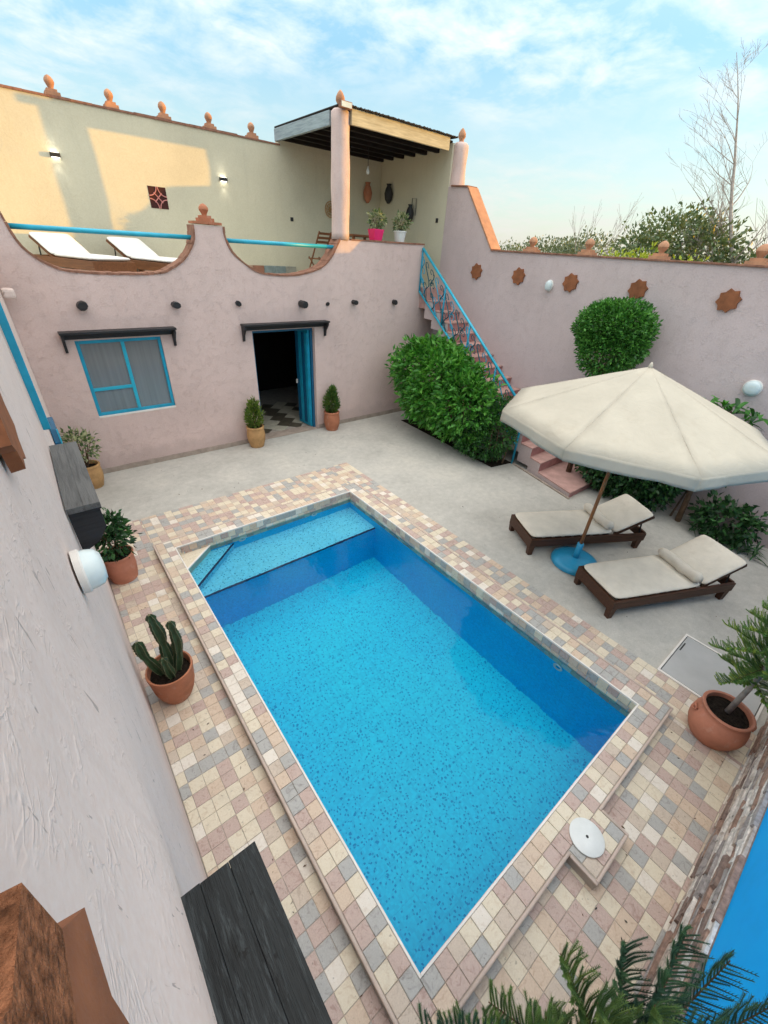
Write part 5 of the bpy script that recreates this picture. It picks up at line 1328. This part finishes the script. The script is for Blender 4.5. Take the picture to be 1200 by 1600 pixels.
# ================================================================== beyond the wall
def bare_tree(label, loc, h, seed, spread=.5, depth=5, r0=.12, name='bare_tree', base_z=0):
    rnd = random.Random(seed); t = thing(name, label, 'tree', loc)
    trunk = MB(); tw = MB()
    def grow(p, d, L_, r_, lv):
        n = 4; pts = [p]; rr = [r_]; q = p.copy(); dd = d.copy()
        for i in range(n):
            dd = (dd + Vector((rnd.uniform(-1, 1), rnd.uniform(-1, 1), rnd.uniform(-.2, .5))) * .13).normalized(); q = q + dd * L_ / n; pts.append(q.copy()); rr.append(max(.004, r_ * (1 - .45 * (i + 1) / n)))
        (trunk if lv == 0 else tw).tube(pts, rr, 6 if lv < 2 else 4, cap=False)
        if lv >= depth: return
        k = rnd.choice((2, 3, 3)) if lv else 4
        for i in range(k):
            f = rnd.uniform(.45, 1.0) if i else 1.0; j = min(n, max(1, int(f * n))); a = rnd.uniform(0, 2 * PI)
            s = Vector((math.cos(a), math.sin(a), 0)); nd = (dd * 1.0 + s * spread * rnd.uniform(.5, 1.1) + Vector((0, 0, .25))).normalized()
            grow(pts[j], nd if i else (dd + s * .12).normalized(), L_ * rnd.uniform(.58, .80), rr[j] * (.78 if i == 0 else .55), lv + 1)
    grow(Vector((0, 0, 0)), Vector((0, 0, 1)), h * .36, r0, 0)
    trunk.build('trunk', M_BARK, t, smooth=True, flip=False); o = tw.build('twigs', M_BARK, t, flip=False); o['kind'] = 'stuff'
    return t
def leader_tree(label, loc, h, seed, r0, lean=.3):
    rnd = random.Random(seed); t = thing('bare_tree', label, 'tree', loc); trunk = MB(); tw = MB()
    def limb(p, d, L_, r_, lv):
        n = 6; pts = [p]; rr = [r_]; q = p.copy(); dd = d.copy()
        for i in range(n):
            dd = (dd + Vector((rnd.uniform(-1, 1), rnd.uniform(-1, 1), rnd.uniform(-.35, .75))) * .16).normalized(); q = q + dd * L_ / n; pts.append(q.copy()); rr.append(max(.003, r_ * (1 - .8 * (i + 1) / n)))
        tw.tube(pts, rr, 5 if lv == 0 else 4, cap=False)
        if lv < 2:
            for i in range(2, n + 1):
                for _ in range(2 if lv == 0 else 1):
                    if rnd.random() < .34: continue
                    a = rnd.uniform(0, 2 * PI); s_ = Vector((math.cos(a), math.sin(a), rnd.uniform(-.1, .4)))
                    limb(pts[i], (dd * .9 + s_ * .75).normalized(), L_ * rnd.uniform(.30, .50), rr[i] * .6, lv + 1)
    n = 18; p = Vector((0, 0, 0)); pts = [p.copy()]; rr = [r0]; dd = Vector((0, 0, 1))
    for i in range(n):
        dd = (dd + Vector((rnd.uniform(-1, 1), rnd.uniform(-1, 1), .6)) * .07).normalized(); p = p + dd * h / n; pts.append(p.copy()); rr.append(max(.008, r0 * (1 - (i + 1) / n) ** .8))
    trunk.tube(pts, rr, 7, cap=False)
    for i in range(5, n):
        for _ in range(2):
            u = i / n; a = rnd.uniform(0, 2 * PI); s_ = Vector((math.cos(a), math.sin(a), 0))
            limb(pts[i], (Vector((0, 0, .75)) + s_ * rnd.uniform(.55, .95)).normalized(), h * (.30 * (1 - u) + .07) * rnd.uniform(.7, 1.2), rr[i] * .4, 0)
    for mb in (trunk, tw): mb.v = [(v[0], v[1] + lean * v[2], v[2]) for v in mb.v]      # the trunk leans
    trunk.build('trunk', M_BARK, t, smooth=True, flip=False); o = tw.build('twigs', M_BARK, t, flip=False); o['kind'] = 'stuff'
leader_tree('tall leafless tree with fine upswept twigs behind the mauve wall', (9, -5.75, 0), 9.3, 5, .10, .42)
leader_tree('thin leafless tree in front of the round green tree beyond the wall', (9.3, -4.4, 0), 6.4, 21, .06, .35)
bare_tree('small leafless sapling left of the green tree beyond the wall', (11.5, 2.6, 0), 6.6, 12, .55, 5, .07)
bare_tree('leafless tree at the right edge beyond the wall', (8.2, -4.9, 0), 7.0, 33, .6, 5, .08)
def leafy_tree(label, loc, blobs, n, size, lm, name='leafy_tree'):
    t = thing(name, label, 'tree', loc)
    top = max(b[0][2] for b in blobs)
    MB().tube([(0, 0, 0), (.05, 0, top * .5), (0, .05, top)], [.16, .11, .04], 7).build('trunk', M_BARK, t, smooth=True)
    for k in range(6): a = k * 1.05; MB().tube([(0, 0, top * .55), (.5 * math.cos(a), .5 * math.sin(a), top * .8), (.9 * math.cos(a), .9 * math.sin(a), top * .95)], [.06, .04, .015], 5).build('limb', M_BARK, t)
    P, D = cloud(blobs, n, .35, 1.10, .45, 3.0); leaves('crown', t, P, D, size, lm, .5, .3, jitter=.6)
leafy_tree('rounded green tree beyond the wall beside the tall bare tree', (9.6, -1.9, 0), [((0, 0.2, 4.75), (1.4, 1.25, .95)), ((-.3, -.9, 4.5), (1.1, 1.0, .85)), ((.2, 1.2, 4.25), (1.2, 1.1, .9))], 5600, .16, L_TREE)
leafy_tree('yellow-leaved bush peeping over the wall', (6.2, -2.15, 0), [((0, 0, 3.95), (.5, .55, .45)), ((0, -1.4, 3.85), (.4, .4, .4)), ((0, .9, 3.8), (.5, .5, .5))], 900, .13, L_YEL, 'yellow_bush')
leafy_tree('grey-green olive tree beyond the wall near the stair shoulder', (14, 6.0, 0), [((0, 0, 4.1), (1.4, 2.0, .85)), ((0, -1.5, 4.0), (1.2, 1.5, .8))], 4200, .15, L_OLIVE, 'olive_tree')
leafy_tree('second olive tree, grey and twiggy, beyond the middle of the wall', (13, 3.2, 0), [((0, 0, 4.3), (1.3, 1.3, .9)), ((0, 1.0, 4.0), (1.1, 1.1, .8))], 2600, .14, L_OLIVE, 'olive_tree')
leafy_tree('distant dark tree at the far right beyond the wall', (10, -5.2, 0), [((0, 0, 4.1), (1.3, 1.6, .9)), ((0, 1.2, 3.8), (1.2, 1.2, .8))], 3600, .16, L_TREE)
leafy_tree('small grey-green tree at the foot of the stair shoulder beyond the wall', (16, 9.6, 0), [((0, 0, 3.9), (1.4, 1.6, .9))], 1800, .15, L_OLIVE, 'olive_tree')
for k, (x, y) in enumerate(((8.6, -8.3), (8.2, -10.6), (8.9, -12.8))):  # unseen trees added so the low sun misses the facade and left wall
    leafy_tree(('broad tree', 'rounded tree', 'spreading tree')[k] + ' added out of view past the right edge to block the low sun', (x, y, 0), [((0, 0, 3.6), (1.5, 1.5, 1.45)), ((0, .9, 3.4), (1.3, 1.2, 1.3))], 4200, .20, L_TREE)

# unseen house added outside the wall to keep the low sun off the courtyard
NB = thing('added_shade_house', 'plain earth-coloured house added out of view past the right edge to block the low sun', 'house', (9.5, -20, 0))
MB((9.5, -20, 0)).box((7.0, -31, 0), (12, -9.6, 6.6)).build('wall', M_PINK, NB)
MB((9.5, -20, 0)).box((6.9, -31.1, 6.6), (12.1, -9.5, 6.75)).build('roof', M_CAP, NB)
for k in range(5):
    for z in (1.2, 4.0): 
        y = -28.5 + k * 4; w_ = MB((9.5, -20, 0)).box((6.96, y, z), (6.99, y + 1.1, z + 1.3)).build('window', M_TURQ, NB)
        MB((9.5, -20, 0)).box((6.94, y + .08, z + .08), (6.959, y + 1.02, z + 1.22)).build('pane', M_GLASS, w_)

fl_n = 90; P = []; D = []
for k in range(fl_n):
    x, y = random.choice(((random.uniform(-7.2, -4.3), random.uniform(-9.3, -8.75)), (random.uniform(-4.1, -1.2), random.uniform(-9.0, -4.5)), (random.uniform(-8.7, -8.25), random.uniform(-8.5, -3.2)), (random.uniform(-7.5, -1.8), random.uniform(-1.9, -.4))))
    P.append((x, y, .0195)); a = random.uniform(0, 2 * PI); D.append((math.cos(a), math.sin(a), .05))
leaves('fallen_leaves', None, np.array(P), np.array(D), .028, [M_BARKB, M_METAL], .45, .2, jitter=.05)['label'] = 'small dry leaves and specks scattered over the paving'
bpy.data.objects['fallen_leaves']['category'] = 'fallen leaves'
# pale turquoise edge of the shutter
MB((-8.85, -3, 1.1)).box((-8.79, -3.06, .95), (-8.775, -3.045, 2.0)).build('edge_strip', M_TURQL, SHU)
